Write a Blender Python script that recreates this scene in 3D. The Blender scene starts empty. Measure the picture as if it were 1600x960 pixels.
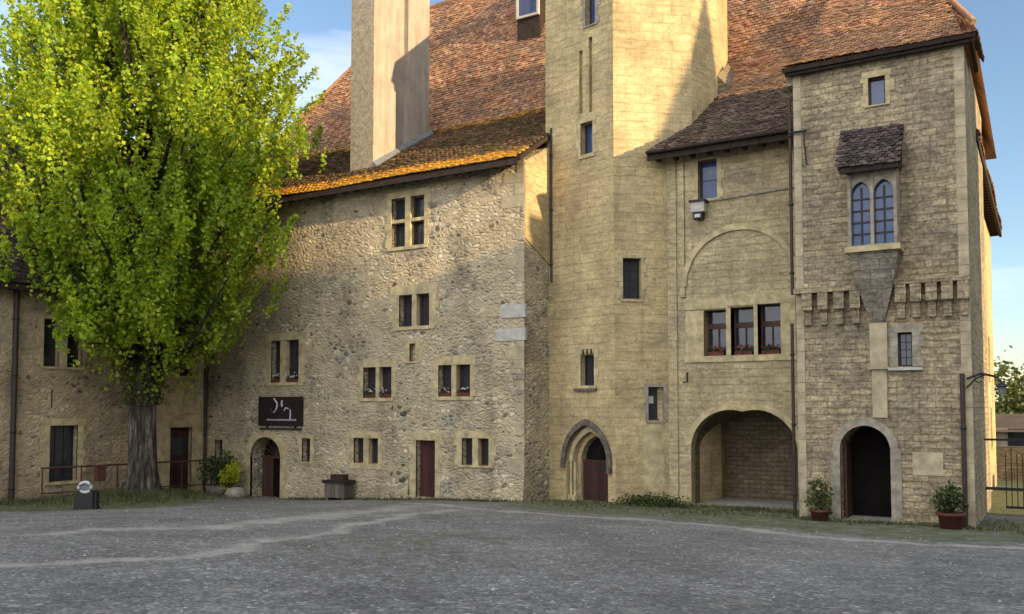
import bpy, bmesh, math, random
import numpy as np
from mathutils import Vector, Matrix
R = math.radians
rnd = random.Random(7)
rng = np.random.default_rng(11)
SC = bpy.context.scene
COL = SC.collection

# ---------------------------------------------------------------- camera, sky, sun, exposure
# world: x runs along the castle front (to the right), y into the building, z up; the eye is at z = 0
YAW, PITCH, FPX = 31.0, 2.8, 1382.0
cam_d = bpy.data.cameras.new('camera'); cam = bpy.data.objects.new('camera', cam_d); COL.objects.link(cam)
cam.location = (0, 0, 0)
cam.rotation_euler = (R(90 + PITCH), 0, R(YAW))
cam_d.sensor_width = 36; cam_d.sensor_fit = 'HORIZONTAL'
cam_d.lens = 36 * FPX / 1600
cam_d.shift_y = (570 - 480) / 1600
cam_d.clip_start = 0.1; cam_d.clip_end = 3000
SC.camera = cam

SUN_AZ = 9.5      # degrees in front of the facade line, sun stands off to the right
SUN_EL = 14.5
sdir = Vector((math.cos(R(SUN_AZ)) * math.cos(R(SUN_EL)), -math.sin(R(SUN_AZ)) * math.cos(R(SUN_EL)), math.sin(R(SUN_EL))))
sun_d = bpy.data.lights.new('sun', 'SUN'); sun = bpy.data.objects.new('sun', sun_d); COL.objects.link(sun)
sun.location = (30, 0, 30)
sun.rotation_euler = sdir.to_track_quat('Z', 'Y').to_euler()
sun_d.energy = 3.6; sun_d.angle = R(0.5); sun_d.color = (1.0, 0.74, 0.42)

W = bpy.data.worlds.new('World'); SC.world = W; W.use_nodes = True
nt = W.node_tree; nt.nodes.clear()
out = nt.nodes.new('ShaderNodeOutputWorld'); bg = nt.nodes.new('ShaderNodeBackground')
sky = nt.nodes.new('ShaderNodeTexSky'); sky.sky_type = 'NISHITA'; sky.sun_disc = False
sky.sun_elevation = R(SUN_EL); sky.sun_rotation = math.atan2(sdir.x, sdir.y)
sky.air_density = 1.0; sky.dust_density = 0.6; sky.ozone_density = 1.6; sky.altitude = 300
tc = nt.nodes.new('ShaderNodeTexCoord'); mp = nt.nodes.new('ShaderNodeMapping'); mp.inputs['Scale'].default_value = (1.2, 1.2, 6.0)
nz = nt.nodes.new('ShaderNodeTexNoise'); nz.inputs['Scale'].default_value = 2.2; nz.inputs['Detail'].default_value = 5; nz.inputs['Roughness'].default_value = 0.55
cr = nt.nodes.new('ShaderNodeValToRGB'); cr.color_ramp.elements[0].position = 0.5; cr.color_ramp.elements[1].position = 0.8
cr.color_ramp.elements[1].color = (0.45, 0.45, 0.45, 1)
mx = nt.nodes.new('ShaderNodeMix'); mx.data_type = 'RGBA'; mx.inputs['B'].default_value = (8.6, 8.2, 8.4, 1)
L = nt.links.new
L(tc.outputs['Generated'], mp.inputs['Vector']); L(mp.outputs[0], nz.inputs['Vector']); L(nz.outputs['Fac'], cr.inputs['Fac'])
L(cr.outputs['Color'], mx.inputs['Factor']); L(sky.outputs[0], mx.inputs['A'])
# fill light added to the unseen sky behind the camera, broken up by cloud noise
sx = nt.nodes.new('ShaderNodeSeparateXYZ'); L(tc.outputs['Generated'], sx.inputs[0])
mr = nt.nodes.new('ShaderNodeMapRange'); mr.interpolation_type = 'SMOOTHSTEP'; mr.inputs['From Min'].default_value = -0.02; mr.inputs['From Max'].default_value = -0.5
mr.inputs['To Min'].default_value = 0; mr.inputs['To Max'].default_value = 1; L(sx.outputs['Y'], mr.inputs['Value'])
cr2 = nt.nodes.new('ShaderNodeValToRGB'); cr2.color_ramp.elements[0].position = 0.3; cr2.color_ramp.elements[0].color = (0.35, 0.35, 0.35, 1); cr2.color_ramp.elements[1].position = 0.62
L(nz.outputs['Fac'], cr2.inputs['Fac'])
mm = nt.nodes.new('ShaderNodeMath'); mm.operation = 'MULTIPLY'; L(mr.outputs['Result'], mm.inputs[0]); L(cr2.outputs['Color'], mm.inputs[1])
mb = nt.nodes.new('ShaderNodeMix'); mb.data_type = 'RGBA'; mb.inputs['B'].default_value = (11.8, 12.0, 12.6, 1)
L(mm.outputs[0], mb.inputs['Factor']); L(mx.outputs['Result'], mb.inputs['A']); L(mb.outputs['Result'], bg.inputs['Color'])
bg.inputs['Strength'].default_value = 0.10
L(bg.outputs[0], out.inputs['Surface'])
SC.view_settings.view_transform = 'Standard'; SC.view_settings.look = 'None'
SC.view_settings.exposure = 1.28; SC.view_settings.gamma = 1; SC.view_settings.use_curve_mapping = False
SC.render.engine = 'CYCLES'
SC.cycles.max_bounces = 8; SC.cycles.diffuse_bounces = 4; SC.cycles.transparent_max_bounces = 8

# ---------------------------------------------------------------- materials
class NT:
    def __init__(s, name, rough=0.9, spec=0.2):
        s.m = bpy.data.materials.new(name); s.m.use_nodes = True
        s.t = s.m.node_tree; s.b = s.t.nodes['Principled BSDF']
        s.b.inputs['Roughness'].default_value = rough; s.b.inputs['Specular IOR Level'].default_value = spec
    def n(s, typ, **kw):
        nd = s.t.nodes.new(typ)
        for k, v in kw.items():
            if k.startswith('i_'): nd.inputs[k[2:].replace('_', ' ')].default_value = v
            else: setattr(nd, k, v)
        return nd
    def l(s, a, b): s.t.links.new(a, b)
    def uv(s, scale=(1, 1, 1), loc=(0, 0, 0)):
        t = s.n('ShaderNodeUVMap'); m = s.n('ShaderNodeMapping'); m.inputs['Scale'].default_value = scale; m.inputs['Location'].default_value = loc
        s.l(t.outputs[0], m.inputs[0]); return m.outputs[0]
    def pos(s, scale=(1, 1, 1)):
        t = s.n('ShaderNodeNewGeometry'); m = s.n('ShaderNodeMapping'); m.inputs['Scale'].default_value = scale
        s.l(t.outputs['Position'], m.inputs[0]); return m.outputs[0]
    def noise(s, vec, scale, detail=4, rough=0.55, out='Fac'):
        x = s.n('ShaderNodeTexNoise'); x.inputs['Scale'].default_value = scale; x.inputs['Detail'].default_value = detail; x.inputs['Roughness'].default_value = rough
        s.l(vec, x.inputs['Vector']); return x.outputs[out]
    def ramp(s, fac, stops, interp='LINEAR'):
        r = s.n('ShaderNodeValToRGB'); e = r.color_ramp.elements; r.color_ramp.interpolation = interp
        while len(e) < len(stops): e.new(0.5)
        for i, (p, c) in enumerate(stops):
            e[i].position = p; e[i].color = (c, c, c, 1) if isinstance(c, (int, float)) else (*c, 1)
        s.l(fac, r.inputs['Fac']); return r.outputs['Color']
    def mix(s, f, a, b, mode='MIX'):
        m = s.n('ShaderNodeMix', data_type='RGBA', blend_type=mode)
        for k, v in (('Factor', f), ('A', a), ('B', b)):
            if isinstance(v, (int, float)): m.inputs[k].default_value = v if k == 'Factor' else (v, v, v, 1)
            elif isinstance(v, tuple): m.inputs[k].default_value = (*v, 1)
            else: s.l(v, m.inputs[k])
        return m.outputs['Result']
    def math(s, op, a, b=0.0, clamp=False):
        m = s.n('ShaderNodeMath', operation=op, use_clamp=clamp)
        for i, v in enumerate((a, b)):
            if isinstance(v, (int, float)): m.inputs[i].default_value = v
            else: s.l(v, m.inputs[i])
        return m.outputs[0]
    def bump(s, h, strength=0.5, dist=0.03):
        b = s.n('ShaderNodeBump'); b.inputs['Strength'].default_value = strength; b.inputs['Distance'].default_value = dist
        s.l(h, b.inputs['Height']); s.l(b.outputs[0], s.b.inputs['Normal'])
    def col(s, c):
        if isinstance(c, tuple): s.b.inputs['Base Color'].default_value = (*c, 1)
        else: s.l(c, s.b.inputs['Base Color'])

def warp(m, vec, amt, scale):
    n = m.n('ShaderNodeTexNoise'); n.inputs['Scale'].default_value = scale; n.inputs['Detail'].default_value = 2
    m.l(vec, n.inputs['Vector'])
    a = m.n('ShaderNodeVectorMath', operation='SUBTRACT'); m.l(n.outputs['Color'], a.inputs[0]); a.inputs[1].default_value = (0.5, 0.5, 0.5)
    b = m.n('ShaderNodeVectorMath', operation='SCALE'); m.l(a.outputs[0], b.inputs[0]); b.inputs['Scale'].default_value = amt
    c = m.n('ShaderNodeVectorMath', operation='ADD'); m.l(vec, c.inputs[0]); m.l(b.outputs[0], c.inputs[1])
    return c.outputs[0]

def mat_rubble(name, tan, grey, dark, pale, mortar, greymix=(0.42, 0.62), bumpd=0.06):
    m = NT(name)
    u = m.uv(); uw = warp(m, warp(m, u, 0.16, 1.6), 0.07, 7.0)
    mp_ = m.n('ShaderNodeMapping'); mp_.inputs['Scale'].default_value = (4.3, 7.2, 1); m.l(uw, mp_.inputs[0])
    v = m.n('ShaderNodeTexVoronoi', feature='F1'); v.inputs['Scale'].default_value = 1; v.inputs['Randomness'].default_value = 0.95; m.l(mp_.outputs[0], v.inputs['Vector'])
    e = m.n('ShaderNodeTexVoronoi', feature='DISTANCE_TO_EDGE'); e.inputs['Scale'].default_value = 1; e.inputs['Randomness'].default_value = 0.95; m.l(mp_.outputs[0], e.inputs['Vector'])
    sep = m.n('ShaderNodeSeparateColor'); m.l(v.outputs['Color'], sep.inputs[0])
    warm = m.ramp(sep.outputs[0], [(0, dark), (0.14, tan), (0.45, pale), (0.7, tuple(0.85 * t for t in tan)), (1.0, grey)], 'LINEAR')
    cold = m.ramp(sep.outputs[1], [(0, dark), (0.3, grey), (0.6, tuple(0.6 * g for g in grey)), (0.85, pale), (1.0, (0.46, 0.46, 0.41))], 'LINEAR')
    big = m.ramp(m.noise(u, 0.27, 3), [(greymix[0], 0.0), (greymix[1], 1.0)])
    st = m.mix(big, warm, cold)
    fine = m.ramp(m.noise(u, 14, 3), [(0.3, 0.72), (0.7, 1.2)])
    st = m.mix(1.0, st, fine, 'MULTIPLY')
    # how deep the joints are pointed varies over the wall
    jw = m.ramp(m.noise(u, 0.8, 3), [(0.28, 0.03), (0.48, 0.16), (0.68, 0.42)])
    jd = m.math('SUBTRACT', e.outputs['Distance'], m.math('MULTIPLY', jw, m.math('ADD', 0.45, m.noise(u, 6, 3))))
    joint = m.ramp(m.math('ADD', jd, 0.5), [(0.46, 1.0), (0.54, 0.0)])
    mort = m.mix(m.noise(u, 5, 3), mortar, tuple(0.62 * t for t in mortar))
    c = m.mix(joint, st, mort)
    damp = m.ramp(m.noise(m.uv((1, 0.25, 1)), 1.1, 4), [(0.5, 1.0), (0.75, 0.6)])
    c = m.mix(1.0, c, damp, 'MULTIPLY')
    blot = m.ramp(m.noise(m.uv((1, 1.4, 1), (3, 9, 0)), 0.55, 5, 0.7), [(0.35, 0.72), (0.5, 1.0), (0.68, 1.22)])
    c = m.mix(1.0, c, blot, 'MULTIPLY')
    pits = m.ramp(m.noise(m.uv((1, 1.9, 1), (1, 4, 0)), 4.2, 3, 0.6), [(0.24, 0.35), (0.34, 1.0)])
    c = m.mix(1.0, c, pits, 'MULTIPLY')
    m.col(c)
    h = m.math('ADD', m.ramp(e.outputs['Distance'], [(0, 0.35), (0.3, 1)]), m.math('MULTIPLY', sep.outputs[2], 0.9))
    h = m.math('ADD', h, m.math('MULTIPLY', m.noise(u, 5, 5, 0.7), 1.8))
    m.bump(h, 1.0, bumpd)
    return m.m

def mat_ashlar(name, c1, c2, mortar, bw=0.55, bh=0.27, contrast=1.0, patch=None, patchr=(0.5, 0.7), bumpd=0.015, stain=0.75):
    m = NT(name)
    u = m.uv(); uw = warp(m, u, 0.07, 2.4)
    b = m.n('ShaderNodeTexBrick'); m.l(uw, b.inputs['Vector'])
    b.offset = 0.5; b.inputs['Scale'].default_value = 1
    b.inputs['Brick Width'].default_value = bw; b.inputs['Row Height'].default_value = bh
    b.inputs['Mortar Size'].default_value = 0.012; b.inputs['Mortar Smooth'].default_value = 0.4
    b.inputs['Color1'].default_value = (*c1, 1); b.inputs['Color2'].default_value = (*c2, 1); b.inputs['Mortar'].default_value = (*mortar, 1)
    n1 = m.ramp(m.noise(u, 0.45, 5, 0.6), [(0.3, stain), (0.65, 1.1)])
    n2 = m.ramp(m.noise(m.uv((1, 3.4, 1)), 2.6, 5, 0.7), [(0.3, 1 - 0.38 * contrast), (0.7, 1 + 0.28 * contrast)])
    n3 = m.ramp(m.noise(u, 11, 3, 0.7), [(0.3, 1 - 0.3 * contrast), (0.7, 1 + 0.25 * contrast)])
    c = m.mix(1.0, b.outputs['Color'], n1, 'MULTIPLY'); c = m.mix(1.0, c, n2, 'MULTIPLY'); c = m.mix(1.0, c, n3, 'MULTIPLY')
    if patch:
        pf = m.ramp(m.noise(m.uv((1, 1.3, 1), (7, 3, 0)), 0.55, 5, 0.65), [(patchr[0], 0.0), (patchr[1], 1.0)])
        pc = m.mix(1.0, patch, n2, 'MULTIPLY'); pc = m.mix(1.0, pc, n3, 'MULTIPLY')
        c = m.mix(m.math('MULTIPLY', pf, 0.8), c, pc)
    bl = m.ramp(m.noise(m.uv((1, 1, 1), (5, 2, 0)), 0.9, 6, 0.72), [(0.32, 0.74), (0.5, 1.0), (0.7, 1.18)])
    c = m.mix(1.0, c, bl, 'MULTIPLY')
    streak = m.ramp(m.noise(m.uv((2.2, 0.16, 1)), 1.6, 4), [(0.56, 1.0), (0.78, 0.68)])
    c = m.mix(1.0, c, streak, 'MULTIPLY')
    m.col(c)
    h = m.math('ADD', m.math('MULTIPLY', b.outputs['Fac'], -1.0), m.math('MULTIPLY', m.noise(u, 8, 4, 0.7), 1.3))
    m.bump(h, 0.9, bumpd)
    return m.m

def mat_tiles(name, stops, moss=None, mossr=(0.45, 0.6), lichen=None, lichenr=(0.5, 0.62), zones=None):
    m = NT(name, 0.85, 0.15)
    g = m.n('ShaderNodeNewGeometry')
    c = m.ramp(g.outputs['Random Per Island'], stops)
    p = m.pos()
    n = m.ramp(m.noise(p, 0.6, 4), [(0.3, 0.75), (0.7, 1.2)])
    c = m.mix(1.0, c, n, 'MULTIPLY')
    if moss: c = m.mix(m.ramp(m.noise(p, 0.9, 5, 0.65), [(mossr[0], 0), (mossr[1], 0.85)]), c, moss)
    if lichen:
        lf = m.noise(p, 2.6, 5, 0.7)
        if zones:   # lichen masked to the sunlit eave and top strips; shaded band painted brown
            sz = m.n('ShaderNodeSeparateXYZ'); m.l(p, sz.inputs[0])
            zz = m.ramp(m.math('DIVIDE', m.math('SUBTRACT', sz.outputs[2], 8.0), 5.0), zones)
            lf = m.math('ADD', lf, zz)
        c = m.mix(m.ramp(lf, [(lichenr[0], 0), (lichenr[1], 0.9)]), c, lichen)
    c = m.mix(1.0, c, m.ramp(m.noise(p, 22, 2), [(0.3, 0.75), (0.7, 1.25)]), 'MULTIPLY')
    m.col(c); m.bump(m.noise(p, 25, 3), 0.6, 0.02)
    return m.m

def mat_plain(name, c, rough=0.8, spec=0.2, vary=0.25, scale=6, bumpd=0.004, metal=0.0, stretch=(1, 1, 1)):
    m = NT(name, rough, spec)
    p = m.pos(stretch)
    f = m.ramp(m.noise(p, scale, 4, 0.65), [(0.3, 1 - vary), (0.7, 1 + vary)])
    m.col(m.mix(1.0, tuple(c), f, 'MULTIPLY')); m.b.inputs['Metallic'].default_value = metal
    if bumpd: m.bump(m.noise(p, scale * 3, 3), 0.6, bumpd)
    return m.m

def mat_planks(name, c, w=0.13, rough=0.7):
    m = NT(name, rough, 0.3)
    u = m.uv((1 / w, 1, 1)); s = m.n('ShaderNodeSeparateXYZ'); m.l(u, s.inputs[0])
    fr = m.math('FRACT', s.outputs[0]); gap = m.ramp(fr, [(0.0, 0.25), (0.06, 1.0), (0.94, 1.0), (1.0, 0.25)])
    wn = m.n('ShaderNodeTexWhiteNoise', noise_dimensions='1D'); m.l(m.math('FLOOR', s.outputs[0]), wn.inputs['W'])
    pl = m.ramp(wn.outputs['Value'], [(0, 0.7), (1, 1.25)])
    g = m.ramp(m.noise(m.uv((9, 0.8, 1)), 3, 4), [(0.3, 0.7), (0.7, 1.25)])
    c_ = m.mix(1.0, tuple(c), pl, 'MULTIPLY'); c_ = m.mix(1.0, c_, gap, 'MULTIPLY'); c_ = m.mix(1.0, c_, g, 'MULTIPLY')
    m.col(c_); m.bump(gap, 0.6, 0.01)
    return m.m

def mat_glass(name, c=(0.02, 0.022, 0.028), rough=0.08, spec=0.6):
    m = NT(name, rough, spec)
    p = m.pos(); m.col(m.mix(m.noise(p, 3, 2), tuple(c), tuple(1.8 * x for x in c)))
    m.bump(m.noise(p, 2.2, 2), 0.25, 0.02)
    return m.m

def mat_leaf(name, c, c2, trans=0.5, tc_=None):
    m = NT(name, 0.55, 0.25)
    g = m.n('ShaderNodeNewGeometry')
    c_ = m.mix(g.outputs['Random Per Island'], tuple(c), tuple(c2))
    n = m.ramp(m.noise(m.pos((1, 1, 0.6)), 1.1, 4), [(0.3, 0.6), (0.7, 1.35)])
    c_ = m.mix(1.0, c_, n, 'MULTIPLY')
    m.col(c_)
    t = m.n('ShaderNodeBsdfTranslucent'); m.l(m.mix(1.0, c_, tc_ or (1.5, 1.25, 0.5), 'MULTIPLY'), t.inputs['Color'])
    mxs = m.n('ShaderNodeMixShader'); mxs.inputs[0].default_value = trans
    o = m.t.nodes['Material Output']
    m.l(m.b.outputs[0], mxs.inputs[1]); m.l(t.outputs[0], mxs.inputs[2]); m.l(mxs.outputs[0], o.inputs['Surface'])
    return m.m

M = {}
M['rubble'] = mat_rubble('rubble_stone', (0.52, 0.415, 0.26), (0.33, 0.31, 0.25), (0.09, 0.075, 0.055), (0.70, 0.59, 0.40), (0.58, 0.475, 0.305), (0.45, 0.6), 0.055)
M['rubble_wing'] = mat_rubble('wing_stone', (0.42, 0.31, 0.18), (0.32, 0.265, 0.185), (0.13, 0.10, 0.07), (0.52, 0.42, 0.26), (0.48, 0.38, 0.235), (0.55, 0.75), 0.03)
M['ashlar'] = mat_ashlar('turret_ashlar', (0.50, 0.39, 0.205), (0.455, 0.35, 0.18), (0.45, 0.345, 0.18), 0.62, 0.3, 0.75, (0.30, 0.24, 0.14), (0.52, 0.72))
M['ashlar_mid'] = mat_ashlar('arcade_ashlar', (0.46, 0.375, 0.215), (0.39, 0.315, 0.175), (0.385, 0.31, 0.175), 0.5, 0.24, 0.9, (0.28, 0.235, 0.155), (0.48, 0.68))
M['ashlar_tower'] = mat_ashlar('tower_stone', (0.42, 0.335, 0.20), (0.30, 0.24, 0.15), (0.28, 0.225, 0.145), 0.36, 0.17, 1.45, (0.20, 0.17, 0.125), (0.45, 0.68), 0.03)
M['dark_brick'] = mat_ashlar('dark_brown_brick', (0.22, 0.17, 0.105), (0.16, 0.12, 0.075), (0.12, 0.09, 0.06), 0.4, 0.15, 1.0)
M['dressed'] = mat_plain('dressed_stone', (0.42, 0.345, 0.195), 0.9, 0.15, 0.38, 3, 0.012)
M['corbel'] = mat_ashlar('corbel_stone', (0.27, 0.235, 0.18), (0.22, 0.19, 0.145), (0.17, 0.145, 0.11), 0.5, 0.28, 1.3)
M['edge'] = mat_plain('edge_stone', (0.37, 0.31, 0.20), 0.9, 0.15, 0.3, 3, 0.012)
M['dressed_grey'] = mat_plain('weathered_dressed_stone', (0.27, 0.235, 0.18), 0.9, 0.15, 0.4, 4, 0.02)
M['dressed_dark'] = mat_plain('blackened_stone', (0.13, 0.11, 0.09), 0.9, 0.15, 0.5, 5, 0.02)
M['pale'] = mat_plain('pale_block', (0.42, 0.395, 0.345), 0.9, 0.15, 0.2, 5, 0.01)
M['render'] = mat_plain('chimney_render', (0.37, 0.315, 0.245), 0.95, 0.1, 0.16, 2, 0.006)
def mat_render(name, c):
    m = NT(name, 0.95, 0.1); u = m.uv()
    a = m.ramp(m.noise(m.uv((3, 0.22, 1)), 1.4, 5, 0.65), [(0.4, 1.06), (0.72, 0.72)])
    b = m.ramp(m.noise(u, 1.3, 6, 0.7), [(0.3, 0.8), (0.65, 1.1)])
    d = m.ramp(m.noise(u, 18, 3), [(0.3, 0.88), (0.7, 1.1)])
    x = m.mix(1.0, tuple(c), a, 'MULTIPLY'); x = m.mix(1.0, x, b, 'MULTIPLY'); m.col(m.mix(1.0, x, d, 'MULTIPLY')); m.bump(m.noise(u, 6, 5, 0.7), 0.7, 0.02)
    return m.m
M['render'] = mat_render('stained_render', (0.37, 0.315, 0.245))
M['render_grey'] = mat_plain('dark_coarse_render', (0.32, 0.27, 0.20), 0.95, 0.1, 0.35, 8, 0.03)  # darker, coarser copy of the render for the front of the stack
M['tile_main'] = mat_tiles('red_brown_tiles', [(0, (0.17, 0.08, 0.045)), (0.35, (0.30, 0.145, 0.08)), (0.75, (0.39, 0.20, 0.11)), (1, (0.46, 0.29, 0.17))], (0.16, 0.11, 0.075), (0.45, 0.65), (0.44, 0.26, 0.10), (0.55, 0.72), [(0.7, 0.06), (0.95, 0.0)])
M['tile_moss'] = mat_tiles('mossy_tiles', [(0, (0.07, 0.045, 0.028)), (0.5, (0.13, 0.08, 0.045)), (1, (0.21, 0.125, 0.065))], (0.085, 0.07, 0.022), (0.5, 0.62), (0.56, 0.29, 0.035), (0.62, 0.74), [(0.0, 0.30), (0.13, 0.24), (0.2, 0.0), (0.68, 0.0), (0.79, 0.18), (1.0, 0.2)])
M['tile_dark'] = mat_tiles('dark_tiles', [(0, (0.035, 0.028, 0.028)), (0.5, (0.075, 0.055, 0.05)), (1, (0.14, 0.10, 0.09))], (0.06, 0.06, 0.03), (0.55, 0.7))
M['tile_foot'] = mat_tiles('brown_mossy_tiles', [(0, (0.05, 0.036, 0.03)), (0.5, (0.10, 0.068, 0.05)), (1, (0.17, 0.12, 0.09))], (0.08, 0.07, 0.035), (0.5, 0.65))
M['timber_dark'] = mat_plain('old_dark_timber', (0.035, 0.024, 0.018), 0.85, 0.2, 0.4, 5, 0.01)
M['timber_frame'] = mat_plain('brown_window_timber', (0.075, 0.035, 0.025), 0.7, 0.3, 0.3, 8, 0.003)
M['door_red'] = mat_planks('dark_red_door', (0.05, 0.018, 0.015))
M['door_brown'] = mat_planks('brown_door', (0.07, 0.032, 0.022))
M['glass'] = mat_glass('dark_glass')
M['glass_blue'] = mat_glass('sky_tinted_glass', (0.03, 0.05, 0.11), 0.07, 0.55)  # blue base colour stands in for reflected sky
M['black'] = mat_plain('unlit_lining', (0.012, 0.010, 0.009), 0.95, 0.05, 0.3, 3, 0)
M['iron'] = mat_plain('black_iron', (0.018, 0.016, 0.016), 0.6, 0.4, 0.3, 9, 0.002)
M['rust'] = mat_plain('rusty_iron', (0.09, 0.04, 0.025), 0.8, 0.3, 0.4, 9, 0.002)
M['pipe'] = mat_plain('brown_downpipe_zinc', (0.035, 0.022, 0.018), 0.55, 0.4, 0.2, 4, 0)
M['lead'] = mat_plain('grey_lead', (0.14, 0.15, 0.15), 0.6, 0.4, 0.25, 4, 0.003)
M['white'] = mat_plain('white_paint', (0.5, 0.5, 0.47), 0.6, 0.3, 0.06, 4, 0)
M['sign'] = mat_plain('maroon_board', (0.020, 0.009, 0.010), 0.6, 0.3, 0.15, 3, 0)
M['script'] = mat_plain('pale_lettering', (0.50, 0.44, 0.46), 0.6, 0.2, 0.1, 5, 0)
M['terracotta'] = mat_plain('terracotta', (0.10, 0.033, 0.025), 0.8, 0.2, 0.3, 6, 0.004)
M['soil'] = mat_plain('soil', (0.035, 0.025, 0.016), 0.95, 0.1, 0.4, 14, 0.02)
M['stepstone'] = mat_plain('step_stone', (0.30, 0.28, 0.23), 0.9, 0.2, 0.3, 4, 0.01)
M['leaf'] = mat_leaf('tree_leaf', (0.15, 0.27, 0.035), (0.44, 0.52, 0.035), 0.5, (1.4, 1.25, 0.4))
M['leaf_dark'] = mat_leaf('dark_leaf', (0.035, 0.06, 0.018), (0.07, 0.10, 0.025), 0.3)
M['leaf_shrub'] = mat_leaf('shrub_leaf', (0.06, 0.085, 0.025), (0.12, 0.13, 0.04), 0.35)
M['leaf_yellow'] = mat_leaf('yellow_leaf', (0.30, 0.34, 0.02), (0.42, 0.42, 0.03), 0.35)
M['grass'] = mat_leaf('grass_blade', (0.07, 0.09, 0.035), (0.15, 0.15, 0.07), 0.3)
M['petal'] = mat_plain('white_petals', (0.5, 0.44, 0.45), 0.7, 0.2, 0.1, 9, 0)
M['petal_red'] = mat_plain('red_petals', (0.28, 0.04, 0.05), 0.7, 0.2, 0.2, 9, 0)

def mat_bark():
    m = NT('pale_bark', 0.9, 0.1)
    p = m.pos((3.2, 3.2, 0.5))
    f = m.ramp(m.noise(p, 2.2, 6, 0.7), [(0.42, 0.0), (0.55, 0.3), (0.66, 1.0)])
    c = m.mix(f, (0.035, 0.027, 0.02), (0.24, 0.21, 0.175)); m.col(c)
    m.bump(m.noise(p, 3.0, 5, 0.7), 1.0, 0.08)
    return m.m
M['bark'] = mat_bark()

# ---------------------------------------------------------------- mesh helpers
class MB:
    def __init__(s): s.v = []; s.f = []; s.sm = []
    def add(s, vs, fs, smooth=False):
        k = len(s.v); s.v += [tuple(p) for p in vs]; s.f += [tuple(i + k for i in f) for f in fs]; s.sm += [smooth] * len(fs); return s
    def prism(s, poly, F, d0, d1):
        # poly in (t,z); F maps (t,z,d) to the world; d0 < d1, d is outward
        if area2(poly) < 0: poly = poly[::-1]
        n = len(poly)
        vs = [F(t, z, d1) for t, z in poly] + [F(t, z, d0) for t, z in poly]
        fs = [tuple(range(n)), tuple(range(2 * n - 1, n - 1, -1))] + [(i, i + n, (i + 1) % n + n, (i + 1) % n) for i in range(n)]
        return s.add(vs, fs)
    def bx(s, F, t0, t1, z0, z1, d0, d1): return s.prism([(t0, z0), (t1, z0), (t1, z1), (t0, z1)], F, d0, d1)
    def box(s, x0, x1, y0, y1, z0, z1):
        return s.add([(x0, y0, z0), (x1, y0, z0), (x1, y1, z0), (x0, y1, z0), (x0, y0, z1), (x1, y0, z1), (x1, y1, z1), (x0, y1, z1)],
                     [(3, 2, 1, 0), (4, 5, 6, 7), (0, 1, 5, 4), (1, 2, 6, 5), (2, 3, 7, 6), (3, 0, 4, 7)])
    def extrude(s, foot, z0, z1):   # footprint polygon ccw seen from above
        n = len(foot)
        zz0 = z0 if isinstance(z0, (list, tuple)) else [z0] * n; zz1 = z1 if isinstance(z1, (list, tuple)) else [z1] * n
        vs = [(x, y, z) for (x, y), z in zip(foot, zz0)] + [(x, y, z) for (x, y), z in zip(foot, zz1)]
        fs = [tuple(range(n - 1, -1, -1)), tuple(range(n, 2 * n))] + [(i, (i + 1) % n, (i + 1) % n + n, i + n) for i in range(n)]
        return s.add(vs, fs)
    def tube(s, pts, rad, seg=8, cap=True):
        pts = [Vector(p) for p in pts]; n = len(pts); rs = rad if isinstance(rad, (list, tuple)) else [rad] * n
        rings = []
        for i, p in enumerate(pts):
            d = (pts[min(i + 1, n - 1)] - pts[max(i - 1, 0)]).normalized()
            a = d.orthogonal().normalized() if abs(d.z) < 0.9 else Vector((1, 0, 0)).cross(d).normalized()
            b = d.cross(a)
            rings.append([p + (a * math.cos(2 * math.pi * k / seg) + b * math.sin(2 * math.pi * k / seg)) * rs[i] for k in range(seg)])
        vs = [q for r in rings for q in r]; fs = []
        for i in range(n - 1):
            for k in range(seg): fs.append((i * seg + k, i * seg + (k + 1) % seg, (i + 1) * seg + (k + 1) % seg, (i + 1) * seg + k))
        s.add(vs, fs, True)
        if cap: s.add(rings[0][::-1], [tuple(range(seg))]); s.add(rings[-1], [tuple(range(seg))])
        return s
    def lathe(s, c, prof, seg=16):
        vs = []; fs = []
        for r, z in prof:
            for k in range(seg): a = 2 * math.pi * k / seg; vs.append((c[0] + r * math.cos(a), c[1] + r * math.sin(a), c[2] + z))
        for i in range(len(prof) - 1):
            for k in range(seg): fs.append((i * seg + k, i * seg + (k + 1) % seg, (i + 1) * seg + (k + 1) % seg, (i + 1) * seg + k))
        return s.add(vs, fs, True)

def area2(p): return sum(p[i][0] * p[(i + 1) % len(p)][1] - p[(i + 1) % len(p)][0] * p[i][1] for i in range(len(p)))

def uvmap(me):
    if not me.uv_layers: me.uv_layers.new(name='UVMap')
    uvl = me.uv_layers[0].data
    co = me.vertices
    for p in me.polygons:
        n = p.normal
        if abs(n.z) > 0.93: t = Vector((1, 0, 0)); b = Vector((0, 1, 0))
        else:
            t = Vector((-n.y, n.x, 0)).normalized(); b = n.cross(t)
        for li in p.loop_indices:
            q = co[me.loops[li].vertex_index].co
            uvl[li].uv = (q.dot(t), q.dot(b))

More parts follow.
